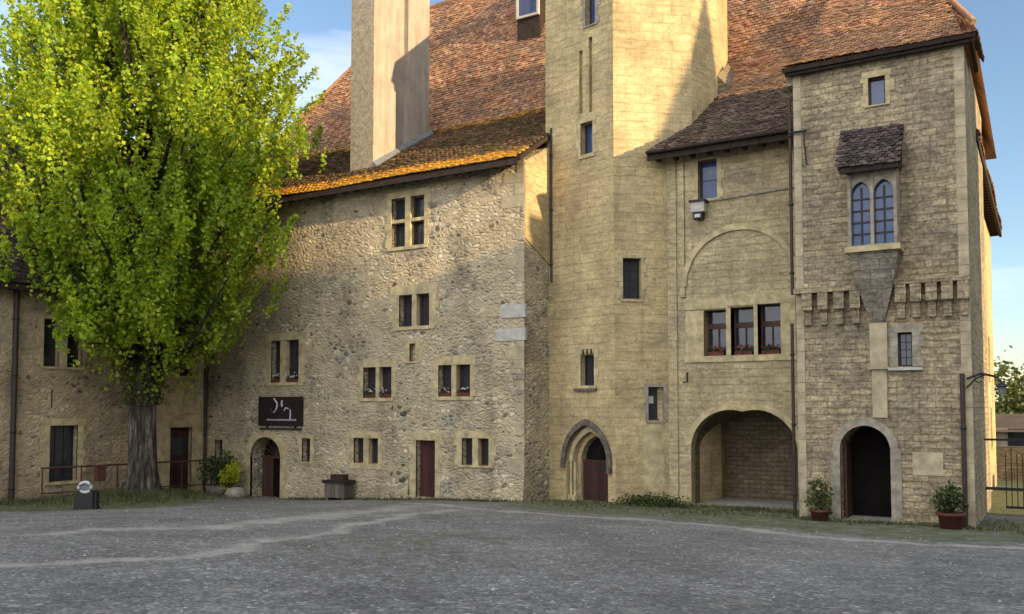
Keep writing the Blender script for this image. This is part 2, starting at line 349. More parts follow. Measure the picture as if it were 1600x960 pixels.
def mesh_obj(name, mb, mat, parent=None, cut=None, world_loc=None):
    me = bpy.data.meshes.new(name); me.from_pydata(mb.v, [], mb.f); me.update()
    sm = mb.sm
    if cut is not None and cut.f:
        o = bpy.data.objects.new('wall_blank', me); COL.objects.link(o)
        cm = bpy.data.meshes.new('cutter'); cm.from_pydata(cut.v, [], cut.f); cm.update()
        co = bpy.data.objects.new('cutter', cm); COL.objects.link(co)
        md = o.modifiers.new('cut', 'BOOLEAN'); md.object = co; md.operation = 'DIFFERENCE'; md.solver = 'EXACT'; md.use_self = True
        bpy.context.view_layer.update()
        dg = bpy.context.evaluated_depsgraph_get()
        me2 = bpy.data.meshes.new_from_object(o.evaluated_get(dg))
        bpy.data.objects.remove(o); bpy.data.objects.remove(co); me = me2; me.name = name; sm = None
    uvmap(me)
    if sm and any(sm): me.polygons.foreach_set('use_smooth', sm)
    me.materials.clear(); me.materials.append(mat)
    o = bpy.data.objects.new(name, me); COL.objects.link(o)
    org = Vector(world_loc) if world_loc is not None else Vector((0, 0, 0))
    if parent is not None:
        org = wloc(parent); me.transform(Matrix.Translation(-org)); o.parent = parent
    elif world_loc is not None:
        me.transform(Matrix.Translation(-org)); o.location = org
    return o

def wloc(o):
    l = Vector((0, 0, 0))
    while o is not None: l += o.location; o = o.parent
    return l

def tag(o, label=None, cat=None, group=None, kind=None):
    for k, v in (('label', label), ('category', cat), ('group', group), ('kind', kind)):
        if v: o[k] = v
    return o
def thing(name, label, cat, loc=(0, 0, 0), group=None):
    o = bpy.data.objects.new(name, None); COL.objects.link(o); o.location = loc; o.empty_display_size = 0.3
    return tag(o, label, cat, group)

def frame(O, T, N):
    O = Vector((*O, 0)); T = Vector((*T, 0)); N = Vector((*N, 0))
    return lambda t, z, d: O + T * t + N * d + Vector((0, 0, z))
PHI = R(38)
F_rub = frame((0, 25), (1, 0), (0, -1))
AX, AY = -11.73, 25.9        # arris between the two visible turret faces
_al = math.hypot(-14.62 - AX, 26.6 - AY)
_ta = ((AX + 14.62) / _al, (AY - 26.6) / _al)
F_A = frame((AX, AY), _ta, (_ta[1], -_ta[0]))     # t runs from -_al to 0
F_B = frame((AX, AY), (math.cos(PHI), math.sin(PHI)), (math.sin(PHI), -math.cos(PHI)))
_Fc = frame((0, 27.0), (1, 0), (0, -1)); KC = 27.0 / 27.47
F_cur = lambda t, z, d: _Fc(t * KC, z * KC, d)
F_tow = frame((0, 24.6), (1, 0), (0, -1))
F_ori = frame((0, 23.95), (1, 0), (0, -1))
F_wing = frame((-29.85, 0), (0, 1), (1, 0))
F_side = frame((-1.9, 0), (0, 1), (1, 0))

def ground_z(u, v):
    gu = np.interp(u, [-60, -30, -25.5, -18.5, -14.7, -1.5, 60], [-0.62, -0.62, -0.58, -0.22, -0.08, 0, 0])
    vv = np.clip(v, -12, 60)
    z = -2.95 - 0.055 * (vv - 24.6) + gu + np.where(vv > 24.6, 0.03 * (vv - 24.6), 0)
    b = np.exp(-(((u + 28.4) / 2.0) ** 2 + ((v - 20.9) / 2.6) ** 2))   # bank the tree stands on
    return z + 0.33 * b

def arch(t0, t1, z0, spring, top, n=14):
    a = (t1 - t0) / 2; h = top - spring; c = (t0 + t1) / 2
    Rr = (h * h + a * a) / (2 * a)
    pts = [(t0, z0), (t1, z0), (t1, spring)]
    cx = a - Rr
    a1 = math.atan2(h, -cx)
    arc = [(cx + Rr * math.cos(a1 * k / n), Rr * math.sin(a1 * k / n)) for k in range(1, n + 1)]
    pts += [(c + x, spring + z) for x, z in arc]
    pts += [(c - x, spring + z) for x, z in arc[-2::-1]]
    pts += [(t0, spring)]
    return pts

def ring(outer, inner):   # strips between two polylines of equal length
    return [[outer[i], outer[i + 1], inner[i + 1], inner[i]] for i in range(len(outer) - 1)]

def stone_frame(mb, F, t0, t1, z0, z1, w=0.18, d1=0.018, jag=0.09, depth=-0.30, lintel=0.24, sill=0.12):
    # dressed stones round an opening: jambs of alternately long and short blocks
    z = z0; i = rnd.randint(0, 1)
    while z < z1 - 0.01:
        h = min(rnd.uniform(0.24, 0.34), z1 - z)
        if z1 - z - h < 0.1: h = z1 - z
        a = w + (jag if i % 2 else 0) * rnd.uniform(0.6, 1.2); b = w + (jag if i % 2 == 0 else 0) * rnd.uniform(0.6, 1.2)
        mb.bx(F, t0 - a, t0, z + 0.004, z + h - 0.004, -0.06, d1 + rnd.uniform(0, 0.008)); mb.bx(F, t1, t1 + b, z + 0.004, z + h - 0.004, -0.06, d1 + rnd.uniform(0, 0.008))
        z += h; i += 1
    if lintel: mb.bx(F, t0 - w * 1.3, t1 + w * 1.3, z1, z1 + lintel, -0.06, d1 + 0.006)
    if sill: mb.bx(F, t0 - w * 0.8, t1 + w * 0.8, z0 - sill, z0, -0.06, d1 + 0.03)

def leaded(mb, F, t0, t1, z0, z1, d, nx, nz, w=0.018):
    for i in range(1, nx): t = t0 + (t1 - t0) * i / nx; mb.bx(F, t - w / 2, t + w / 2, z0, z1, d, d + 0.02)
    for i in range(1, nz): z = z0 + (z1 - z0) * i / nz; mb.bx(F, t0, t1, z - w / 2, z + w / 2, d, d + 0.016)

def window(parent, cut, F, t0, t1, z0, z1, mull=None, transom=None, depth=0.32, pane='glass', framem='timber_frame', stone='dressed',
           grid=(1, 2), w=0.18, label=None, lintel=0.24, sill=0.12, jag=0.09):
    cut.bx(F, t0, t1, z0, z1, -depth, 0.5)
    s = MB(); stone_frame(s, F, t0, t1, z0, z1, w=w, lintel=lintel, sill=sill, jag=jag)
    lights = [(t0, t1)]
    if mull:
        ms = sorted(mull); lights = []; a = t0
        for m0, m1 in ms:
            s.bx(F, m0, m1, z0, z1, -depth + 0.12, 0.008); lights.append((a, m0)); a = m1
        lights.append((a, t1))
    if transom: s.bx(F, t0, t1, transom - 0.06, transom + 0.06, -depth + 0.12, 0.002)
    so = mesh_obj('window', s, M[stone], parent)
    if label: so['label'] = label
    fr = MB(); pn = MB(); fw = 0.045
    for a, b in lights:
        fr.bx(F, a, a + fw, z0, z1, -depth + 0.01, -depth + 0.07); fr.bx(F, b - fw, b, z0, z1, -depth + 0.01, -depth + 0.07)
        fr.bx(F, a + fw, b - fw, z0, z0 + fw, -depth + 0.01, -depth + 0.065); fr.bx(F, a + fw, b - fw, z1 - fw, z1, -depth + 0.01, -depth + 0.065)
        leaded(fr, F, a + fw, b - fw, z0 + fw, z1 - fw, -depth + 0.03, grid[0], grid[1])
        pn.bx(F, a + fw, b - fw, z0 + fw, z1 - fw, -depth + 0.004, -depth + 0.028)
    mesh_obj('frame', fr, M[framem], so); mesh_obj('pane', pn, M[pane], so)
    return so

def inside(p, poly):
    x, y = p; c = False; n = len(poly)
    for i in range(n):
        x1, y1 = poly[i]; x2, y2 = poly[(i + 1) % n]
        if (y1 > y) != (y2 > y) and x < (x2 - x1) * (y - y1) / (y2 - y1) + x1: c = not c
    return c

def tile_field(mb, O, U, S, poly, w=0.2, e=0.15, lift=0.035, jit=0.012):
    # real overlapping plain tiles laid in courses on the plane O + a*U + b*S, inside poly (a,b)
    O = Vector(O); U = Vector(U).normalized(); S = Vector(S).normalized(); N = U.cross(S).normalized()
    if N.z < 0: N = -N
    a0 = min(p[0] for p in poly); a1 = max(p[0] for p in poly); b0 = min(p[1] for p in poly); b1 = max(p[1] for p in poly)
    r = 0; b = b0
    while b < b1:
        off = (r % 2) * w / 2; k = 0; a = a0 - off
        sag = 0.012 * math.sin(r * 0.7)
        while a < a1:
            if inside((a + w / 2, b + e / 2), poly):
                j = rnd.uniform(-jit, jit); g = rnd.uniform(0.002, 0.014); bl = b - 0.03 + rnd.uniform(-0.012, 0.012)
                wav = 0.03 * math.sin(a * 0.9 + b * 0.5) + 0.02 * math.sin(a * 0.37 - b * 0.8)
                l = lift + j + wav; tl = rnd.uniform(-0.014, 0.014)
                p0 = O + U * (a + g) + S * bl + N * (l + tl); p1 = O + U * (a + w - g) + S * bl + N * (l - tl)
                p2 = O + U * (a + w - g) + S * (b + e + 0.02) + N * (0.006 + wav + j); p3 = O + U * (a + g) + S * (b + e + 0.02) + N * (0.006 + wav + j)
                q0 = p0 - N * 0.03; q1 = p1 - N * 0.03
                if U.cross(S).z > 0: mb.add([p0, p1, p2, p3, q0, q1], [(0, 1, 2, 3), (0, 4, 5, 1), (1, 5, 2), (0, 3, 4)])
                else: mb.add([p0, p1, p2, p3, q0, q1], [(3, 2, 1, 0), (1, 5, 4, 0), (2, 5, 1), (4, 3, 0)])
            a += w
        b += e; r += 1

def roof_part(name, parent, mat, O, U, S, poly, under=0.12, **kw):
    mb = MB(); tile_field(mb, O, U, S, poly, **kw)
    o = mesh_obj(name, mb, mat, parent)
    # boarding under the tiles: one closed slab
    O = Vector(O); Uv = Vector(U).normalized(); Sv = Vector(S).normalized(); N = Uv.cross(Sv).normalized()
    if N.z < 0: N = -N
    pl = poly if area2(poly) > 0 else poly[::-1]
    n = len(pl); d = MB()
    top = [O + Uv * a + Sv * b - N * 0.05 for a, b in pl]; bot = [p - N * under for p in top]
    d.add(top + bot, [tuple(range(n)), tuple(range(2 * n - 1, n - 1, -1))] + [(i, i + n, (i + 1) % n + n, (i + 1) % n) for i in range(n)])
    mesh_obj('roof_boarding', d, M['timber_dark'], o)
    return o

def leaf_mesh(name, centers, normals_spread, size, mat, parent=None, loc=None, aspect=0.7, up=0.0):
    # centers (N,3) -> one small pointed leaf face each
    n = len(centers)
    a = rng.normal(size=(n, 3)); a[:, 2] += up; a /= np.linalg.norm(a, axis=1)[:, None]
    b = rng.normal(size=(n, 3)); b -= (b * a).sum(1)[:, None] * a; b /= np.linalg.norm(b, axis=1)[:, None]
    s = size * rng.uniform(0.65, 1.3, n)[:, None]
    p0 = centers - a * s * 0.5; p2 = centers + a * s * 0.5; p1 = centers + b * s * 0.5 * aspect; p3 = centers - b * s * 0.5 * aspect
    co = np.stack([p0, p1, p2, p3], 1).reshape(-1, 3)
    org = np.array(loc if loc is not None else (0, 0, 0), float)
    if parent is not None: org = np.array(wloc(parent))
    me = bpy.data.meshes.new(name)
    me.vertices.add(4 * n); me.vertices.foreach_set('co', (co - org).ravel())
    me.loops.add(4 * n); me.loops.foreach_set('vertex_index', np.arange(4 * n, dtype=np.int32))
    me.polygons.add(n); me.polygons.foreach_set('loop_start', np.arange(0, 4 * n, 4, dtype=np.int32)); me.polygons.foreach_set('loop_total', np.full(n, 4, dtype=np.int32))
    me.update(); me.validate(); me.materials.append(mat)
    o = bpy.data.objects.new(name, me); COL.objects.link(o)
    if parent is not None: o.parent = parent
    elif loc is not None: o.location = loc
    return o

# ---------------------------------------------------------------- ground
def dist_poly(px, py, pts):
    d = np.full(px.shape, 1e9)
    for (x0, y0), (x1, y1) in zip(pts[:-1], pts[1:]):
        vx, vy = x1 - x0, y1 - y0; t = np.clip(((px - x0) * vx + (py - y0) * vy) / (vx * vx + vy * vy), 0, 1)
        d = np.minimum(d, np.hypot(px - x0 - t * vx, py - y0 - t * vy))
    return d

def build_ground():
    def axis(lo, hi, fine_lo, fine_hi, st):
        a = [fine_lo]; s = st
        while a[0] > lo: s *= 1.35; a.insert(0, a[0] - s)
        b = list(np.arange(fine_lo + st, fine_hi, st)); s = st
        while b[-1] < hi: s *= 1.35; b.append(b[-1] + s)
        return np.array(a + b)
    xs = axis(-900, 900, -34, 3, 0.16); ys = axis(-400, 1500, 5, 31, 0.16)
    X, Y = np.meshgrid(xs, ys, indexing='ij')
    Z = ground_z(X, Y)
    near = (X > -34) & (X < 3) & (Y > 5) & (Y < 31)
    Z = Z + np.where(near, 0.012 * np.sin(X * 1.7 + 0.6 * np.sin(Y * 1.3)) * np.sin(Y * 1.1), 0)
    nx, ny = X.shape
    co = np.stack([X, Y, Z], -1).reshape(-1, 3)
    idx = np.arange(nx * ny).reshape(nx, ny)
    f = np.stack([idx[:-1, :-1], idx[1:, :-1], idx[1:, 1:], idx[:-1, 1:]], -1).reshape(-1, 4)
    me = bpy.data.meshes.new('ground'); me.from_pydata(co.tolist(), [], f.tolist()); me.update()
    me.polygons.foreach_set('use_smooth', [True] * len(f))
    x, y = co[:, 0], co[:, 1]
    wob = 0.25 * np.sin(x * 1.3) + 0.2 * np.sin(x * 0.61 + y)
    wob2 = 0.12 * np.sin(y * 1.9) + 0.08 * np.sin(y * 4.1 + x)
    t1 = dist_poly(x + wob2, y, TRACK1); t2 = dist_poly(x + wob2, y, TRACK2); t3 = dist_poly(x, y + wob * 0.4, VERGE)
    track = np.maximum.reduce([np.clip(1 - t1 / 0.4, 0, 1), np.clip(1 - t2 / np.interp(y, [8, 12, 20], [0.3, 0.8, 1.2]), 0, 1) * 0.85, np.clip(1 - t3 / 0.5, 0, 1) * 0.9])
    # grass: verge between the pale line and the walls, the bank round the tree, the field beyond the gate
    def soft_in(poly, w):
        ins = np.zeros(x.shape, bool); n = len(poly)
        for i in range(n):
            (xa, ya), (xb, yb) = poly[i], poly[(i + 1) % n]
            c_ = ((ya > y) != (yb > y)) & (x < (xb - xa) * (y - ya) / ((yb - ya) if yb != ya else 1e-9) + xa); ins ^= c_
        d = dist_poly(x, y, poly + poly[:1])
        return np.clip(0.5 + np.where(ins, d, -d) / w, 0, 1)
    g = 0.62 * soft_in([(-15, 23.2), (-12.3, 21.2), (-8.7, 21.3), (-5.2, 20.1), (-2, 19.4), (1, 20.6), (1, 28), (-15, 28)], 1.2)
    g = np.maximum(g, 0.85 * soft_in([(-32, 6), (-27.5, 9.5), (-25.6, 14.2), (-23.2, 15.2), (-22.9, 16.6), (-23.6, 19.4), (-26.4, 22.6), (-31, 23.5)], 1.5))
    g = np.maximum(g, 0.5 * soft_in([(-18.2, 24.3), (-14.4, 24.2), (-14.4, 26), (-25, 26), (-25, 24.6)], 0.5))
    g = np.maximum(g, 0.42 * np.exp(-(((x + 9.5) / 3.5) ** 2 + ((y - 12) / 5) ** 2)))
    g = np.maximum(g, np.clip((y - 28.6) / 0.6, 0, 1)); g = np.maximum(g, 1.0 * ((x > 24) | (x < -48) | (y > 50)))
    dk = np.clip((6.0 - dist_poly(x, y, [(-12, 0), (-4, 14), (2, 20)]) * 0.6) / 6, 0, 1)
    for nm, arr in (('track', track), ('grass', g), ('dark', dk)):
        at = me.attributes.new(nm, 'FLOAT', 'POINT'); at.data.foreach_set('value', arr.astype(np.float32))
    m = NT('gravel_court', 0.95, 0.15)
    p = m.pos()
    A = lambda nm: (lambda a: a.outputs['Fac'])(m.n('ShaderNodeAttribute', attribute_name=nm))
    v = m.n('ShaderNodeTexVoronoi', feature='F1'); v.inputs['Scale'].default_value = 24; m.l(p, v.inputs['Vector'])
    sp = m.n('ShaderNodeSeparateColor'); m.l(v.outputs['Color'], sp.inputs[0])
    grav = m.ramp(sp.outputs[0], [(0, (0.122, 0.117, 0.108)), (0.45, (0.178, 0.168, 0.150)), (0.85, (0.228, 0.215, 0.192)), (0.98, (0.33, 0.315, 0.29)), (1.0, (0.5, 0.48, 0.45))])
    v2 = m.n('ShaderNodeTexVoronoi', feature='F1'); v2.inputs['Scale'].default_value = 9; m.l(p, v2.inputs['Vector'])
    sp2 = m.n('ShaderNodeSeparateColor'); m.l(v2.outputs['Color'], sp2.inputs[0])
    grav = m.mix(1.0, grav, m.ramp(sp2.outputs[0], [(0, 0.86), (0.92, 1.1), (1, 1.5)]), 'MULTIPLY')
    grav = m.mix(1.0, grav, m.ramp(m.noise(p, 0.45, 6, 0.7), [(0.3, 0.66), (0.7, 1.2)]), 'MULTIPLY')
    dust = m.mix(1.0, (0.36, 0.335, 0.285), m.ramp(m.noise(p, 5, 4, 0.7), [(0.3, 0.7), (0.7, 1.25)]), 'MULTIPLY')
    n1 = m.noise(p, 1.6, 5, 0.65)
    tf = m.ramp(m.math('ADD', A('track'), m.math('MULTIPLY', m.math('SUBTRACT', n1, 0.52), 2.4)), [(0.15, 0.0), (0.75, 0.85)])
    c = m.mix(tf, grav, dust)
    gcol = m.ramp(m.noise(p, 3.4, 5, 0.7), [(0.3, (0.05, 0.065, 0.025)), (0.5, (0.10, 0.115, 0.045)), (0.7, (0.17, 0.155, 0.085))])
    gf = m.ramp(m.math('ADD', A('grass'), m.math('MULTIPLY', m.math('SUBTRACT', m.noise(p, 2.3, 5, 0.7), 0.5), 1.6)), [(0.35, 0.0), (0.7, 0.9)])
    c = m.mix(gf, c, gcol)
    m.col(c)
    h = m.math('ADD', m.math('MULTIPLY', v.outputs['Distance'], -1.0), m.math('MULTIPLY', m.noise(p, 4, 4), 0.7))
    m.bump(h, 0.55, 0.018)
    me.materials.append(m.m)
    o = bpy.data.objects.new('ground', me); COL.objects.link(o); o['kind'] = 'structure'

TRACK1 = [(-11.42, 6.38), (-11.02, 7.16), (-10.57, 8.11), (-10.55, 8.97), (-11.15, 10.39), (-11.46, 11.89), (-12.45, 14.43), (-13.31, 17.31), (-13.9, 20.08)]
TRACK2 = [(-14.85, 8.28), (-15.09, 10.17), (-14.03, 11.46), (-14.19, 13.76), (-15.1, 17.5), (-15.9, 20.6)]
VERGE = [(-17.5, 22.6), (-14.6, 21.2), (-12.34, 20.54), (-10.45, 20.6), (-8.7, 20.67), (-6.94, 20.35), (-5.18, 19.35), (-3.15, 18.89), (-1.97, 18.69), (-0.4, 19.79), (1.5, 20.5)]
build_ground()

# ================================================================ RUBBLE WING
def build_rubble():
    B = thing('castle_wing', 'rubble stone castle wing with steep tiled roof, maroon sign and many small mullioned windows', 'building', (-22, 25, -3.6))
    cut = MB(); F = F_rub
    body = MB()
    body.extrude([(-33.5, 25), (-14.55, 25), (-14.45, 27.2), (-14.45, 46), (-33.5, 46)], -5.5, [8.15, 8.15, 9.4, 11.6, 11.6])
    # windows
    window(B, cut, F, -20.11, -18.64, 5.78, 7.56, [(-19.5, -19.26)], 6.72, w=0.2, grid=(1, 1), label='upper cross window with stone mullion and transom')
    window(B, cut, F, -19.74, -18.4, 2.89, 4.03, [(-19.17, -18.97)], None, w=0.3, grid=(2, 2), lintel=0.34, jag=0.14)
    window(B, cut, F, -26.11, -24.62, 0.99, 2.64, [(-25.62, -25.32)], None, w=0.3, grid=(1, 2), lintel=0.3, jag=0.14)
    window(B, cut, F, -21.38, -20.06, 0.36, 1.48, [(-20.8, -20.64)], None, w=0.16, grid=(1, 2))
    window(B, cut, F, -18.0, -16.67, 0.39, 1.48, [(-17.45, -17.25)], None, w=0.16, grid=(1, 2), lintel=0.3)
    window(B, cut, F, -21.81, -20.66, -2.02, -1.10, [(-21.35, -21.11)], None, w=0.17, grid=(1, 1), sill=0.2)
    window(B, cut, F, -17.0, -15.92, -1.94, -1.02, [(-16.58, -16.35)], None, w=0.22, grid=(1, 1), sill=0.06)
    window(B, cut, F, -24.4, -23.97, -2.06, -1.16, None, None, w=0.14, grid=(1, 1), sill=0.05, lintel=0.15)
    window(B, cut, F, -29.27, -28.81, -2.18, -1.3, None, None, w=0.14, grid=(1, 1), sill=0.05, lintel=0.15)
    cut.bx(F, -19.26, -18.99, 1.64, 2.28, -0.18, 0.5)
    s = MB(); stone_frame(s, F, -19.26, -18.99, 1.64, 2.28, w=0.25, lintel=0.12, sill=0.05); mesh_obj('niche', s, M['dressed'], B)
    # red door
    cut.bx(F, -18.95, -18.12, -3.2, -1.13, -0.4, 0.5)
    s = MB(); stone_frame(s, F, -18.95, -18.12, -3.2, -1.13, w=0.24, lintel=0.26, sill=0, jag=0.1)
    s.bx(F, -19.1, -17.97, -3.55, -3.12, -0.3, 0.12)
    d = MB(); d.bx(F, -18.94, -18.13, -3.12, -1.14, -0.3, -0.24); d.bx(F, -18.9, -18.17, -2.35, -2.23, -0.24, -0.215); d.bx(F, -18.9, -18.17, -1.45, -1.33, -0.24, -0.215)
    do = mesh_obj('door', d, M['door_red'], B); do['label'] = 'plain dark red plank door'
    h = MB(); h.tube([F(-18.27, -2.2, -0.22), F(-18.27, -2.2, -0.16), F(-18.38, -2.2, -0.16)], 0.014, 6); mesh_obj('handle', h, M['iron'], do)
    mesh_obj('door_surround', s, M['dressed'], do)
    # arched doorway
    A = arch(-27.2, -25.54, -3.8, -1.95, -1.15)
    cut.prism(A, F, -0.75, 0.5)
    s = MB(); outer = arch(-27.5, -25.24, -3.8, -1.95, -0.86)[2:]; inner = arch(-27.2, -25.54, -3.8, -1.95, -1.15)[2:]
    for q in ring([(p if p[1] > -1.96 else p) for p in outer], inner): s.prism(q, F, -0.1, 0.02 + rnd.uniform(0, 0.01))
    s.bx(F, -27.5, -27.2, -3.8, -1.95, -0.1, 0.02); s.bx(F, -25.54, -25.24, -3.8, -1.95, -0.1, 0.02)
    d = MB(); d.bx(F, -27.15, -26.55, -3.55, -2.0, -0.66, -0.6); do = mesh_obj('door', d, M['door_brown'], B); do['label'] = 'brown leaf of the arched doorway'
    mesh_obj('door_surround', s, M['dressed'], do)
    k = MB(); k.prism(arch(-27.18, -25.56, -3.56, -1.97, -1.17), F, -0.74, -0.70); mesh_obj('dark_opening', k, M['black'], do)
    fan = MB(); fan.bx(F, -27.2, -25.54, -2.02, -1.92, -0.66, -0.56)
    for i in range(-3, 4):
        a = i * 0.36; fan.tube([F(-26.37, -1.95, -0.62), F(-26.37 + 0.75 * math.sin(a), -1.95 + 0.74 * math.cos(a), -0.62)], 0.022, 5)
    mesh_obj('fanlight', fan, M['timber_frame'], do)
    st = MB(); st.bx(F, -27.6, -25.1, -4.2, -3.56, -0.7, 0.35); mesh_obj('threshold', st, M['stepstone'], B)
    # corner stones at the right end and pale repairs
    q = MB(); z = -3.4; i = 0
    while z < 8.0:
        hh = rnd.uniform(0.28, 0.42); w = (0.35 if i % 2 else 0.75) * rnd.uniform(0.8, 1.2)
        
        if rnd.random() < 0.55: q = MB(); q.bx(F, -14.55 - w, -14.555, z, z + hh - 0.012, -0.1, 0.006 + rnd.uniform(0, 0.006)); mesh_obj('quoin', q, M['edge'], B)
        z += hh; i += 1
    q = MB(); q.bx(F, -15.45, -14.5, 2.98, 3.42, -0.1, 0.035); q.bx(F, -15.62, -14.5, 2.22, 2.62, -0.1, 0.037); mesh_obj('repair_block', q, M['pale'], B)
    # battered foot
    ft = MB()
    for a, b in ((-25.2, -22.9), (-22.9, -19.25), (-17.8, -14.55)):
        zt = -2.15 - rnd.uniform(0, 0.12)
        ft.add([F(a, -4.4, 0.22), F(b, -4.4, 0.22), F(b, zt, 0.015), F(a, zt, 0.015), F(a, -4.4, -0.1), F(b, -4.4, -0.1), F(b, zt, -0.1), F(a, zt, -0.1)],
               [(0, 1, 2, 3), (7, 6, 5, 4), (0, 4, 5, 1), (3, 2, 6, 7), (0, 3, 7, 4), (1, 5, 6, 2)])
    mesh_obj('wall_foot', ft, M['rubble'], B)
    mesh_obj('wall', body, M['rubble'], B, cut)
    # roof: mossy skirt and steep upper slope
    sl = Vector((0, 1, 0.6)).normalized(); ls = math.hypot(6.6, 3.96)
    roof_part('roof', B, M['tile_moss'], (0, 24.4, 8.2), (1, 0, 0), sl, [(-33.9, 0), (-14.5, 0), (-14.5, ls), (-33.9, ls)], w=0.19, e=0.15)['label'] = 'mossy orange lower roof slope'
    f = MB(); f.box(-33.9, -14.5, 24.42, 24.52, 7.93, 8.12)
    u = -33.6
    while u < -14.6: f.add(*rafter(u)); u += 0.55
    mesh_obj('eave_board', f, M['timber_dark'], B)
    su = Vector((0, 1, 1.8)).normalized(); lu = math.hypot(4.5, 8.1)
    up = roof_part('upper_roof', B, M['tile_main'], (0, 31, 12.16), (1, 0, 0), su, [(-34.0, -0.1), (-1.6, -0.1), (-6.5, lu), (-27.7, lu)], w=0.19, e=0.15)
    rg = MB(); rg.tube([(-27.7, 35.5, 20.22), (-20, 35.5, 20.3), (-6.5, 35.5, 20.22)], 0.16, 8); mesh_obj('ridge', rg, M['tile_main'], up)
    hp = MB(); hp.tube([(-34.0, 31, 12.16), (-27.7, 35.5, 20.22)], 0.12, 8); mesh_obj('hip', hp, M['tile_main'], up); hp = MB(); hp.tube([(-1.6, 31, 12.16), (-6.5, 35.5, 20.22)], 0.12, 8); mesh_obj('hip', hp, M['tile_main'], up)
    # far slopes close the roof
    bk = MB(); bk.add([(-34, 31, 12.1), (-1.6, 31, 12.1), (-6.5, 35.5, 20.1), (-27.7, 35.5, 20.1), (-34, 46.5, 11.6), (-1.6, 46.5, 11.6)],
                      [(5, 4, 3, 2), (4, 0, 3), (1, 5, 2)])
    mesh_obj('rear_slope', bk, M['tile_main'], up)
    at = MB(); at.box(-33.6, -2.1, 31.3, 46, 9, 12.0); mesh_obj('attic_wall', at, M['rubble'], B)
    # lead-covered verge where the skirt roof meets the turret and the gable end
    gl = MB(); gl.add([(-14.55, 24.5, 8.05), (-14.4, 24.5, 8.05), (-14.4, 27.2, 9.72), (-14.55, 27.2, 9.72), (-14.55, 24.5, 8.22), (-14.4, 24.5, 8.22), (-14.4, 27.2, 9.86), (-14.55, 27.2, 9.86)],
                     [(3, 2, 1, 0), (4, 5, 6, 7), (0, 1, 5, 4), (1, 2, 6, 5), (2, 3, 7, 6), (3, 0, 4, 7)])
    mesh_obj('verge', gl, M['timber_dark'], B)
    gp = MB(); gp.extrude([(-14.54, 25.02), (-14.515, 25.02), (-14.43, 26.6), (-14.46, 26.6)], [5.6, 5.6, 4.9, 4.9], [8.12, 8.12, 9.05, 9.05]); mesh_obj('gable_plaster', gp, M['ashlar'], B)
    # chimney
    c = MB(); c.box(-23.13, -22.0, 26.2, 27.55, 8.4, 21.5); c.box(-23.13, -22.22, 27.55, 28.35, 8.4, 21.4); c.box(-23.13, -22.0, 28.35, 29.8, 8.4, 21.5)
    c.box(-23.25, -21.88, 26.08, 29.92, 21.4, 21.75)
    ch = mesh_obj('chimney', c, M['render'], B); ch['label'] = 'tall rendered chimney stack with a recessed band'
    c = MB(); c.box(-23.14, -21.99, 26.165, 26.2, 8.4, 21.4); mesh_obj('chimney_front', c, M['render_grey'], ch)
    c = MB(); c.box(-22.02, -21.93, 26.5, 29.9, 9.3, 9.32)
    c = MB()
    c.add([(-21.98, 26.15, 9.22), (-21.8, 26.15, 9.22), (-21.8, 29.85, 11.5), (-21.98, 29.85, 11.5), (-21.98, 26.15, 9.5), (-21.8, 26.15, 9.36), (-21.8, 29.85, 11.6), (-21.98, 29.85, 11.75)],
          [(3, 2, 1, 0), (4, 5, 6, 7), (0, 1, 5, 4), (1, 2, 6, 5), (2, 3, 7, 6), (3, 0, 4, 7)])
    mesh_obj('flashing', c, M['lead'], ch)
    # dormer beside the turret
    D = MB(); D.extrude([(-19.7, 33.25), (-18.55, 33.25), (-18.55, 35.3), (-19.7, 35.3)], 15.6, 18.9)
    dm = mesh_obj('dormer', D, M['timber_dark'], up)
    D = MB(); D.box(-19.6, -18.65, 33.19, 33.24, 17.35, 18.7); mesh_obj('dormer_pane', D, M['glass_blue'], dm)
    D = MB(); D.box(-19.7, -19.6, 33.12, 33.24, 17.25, 18.9); D.box(-18.65, -18.55, 33.12, 33.24, 17.25, 18.9); D.box(-19.6, -18.65, 33.12, 33.24, 17.25, 17.35); mesh_obj('dormer_frame', D, M['pale'], dm)
    D = MB(); D.extrude([(-20.0, 32.8), (-18.2, 32.8), (-18.2, 35.4), (-20.0, 35.4)], [18.9, 18.9, 19.2, 19.2], [19.0, 19.0, 20.1, 20.1]); mesh_obj('dormer_roof', D, M['tile_dark'], dm)

def rafter(u):
    vs = []
    for v_, z in ((24.5, 8.02), (25.05, 8.35)):
        vs += [(u, v_, z - 0.16), (u + 0.12, v_, z - 0.16), (u + 0.12, v_, z), (u, v_, z)]
    return vs, [(3, 2, 1, 0), (4, 5, 6, 7), (0, 1, 5, 4), (1, 2, 6, 5), (2, 3, 7, 6), (3, 0, 4, 7)]
build_rubble()

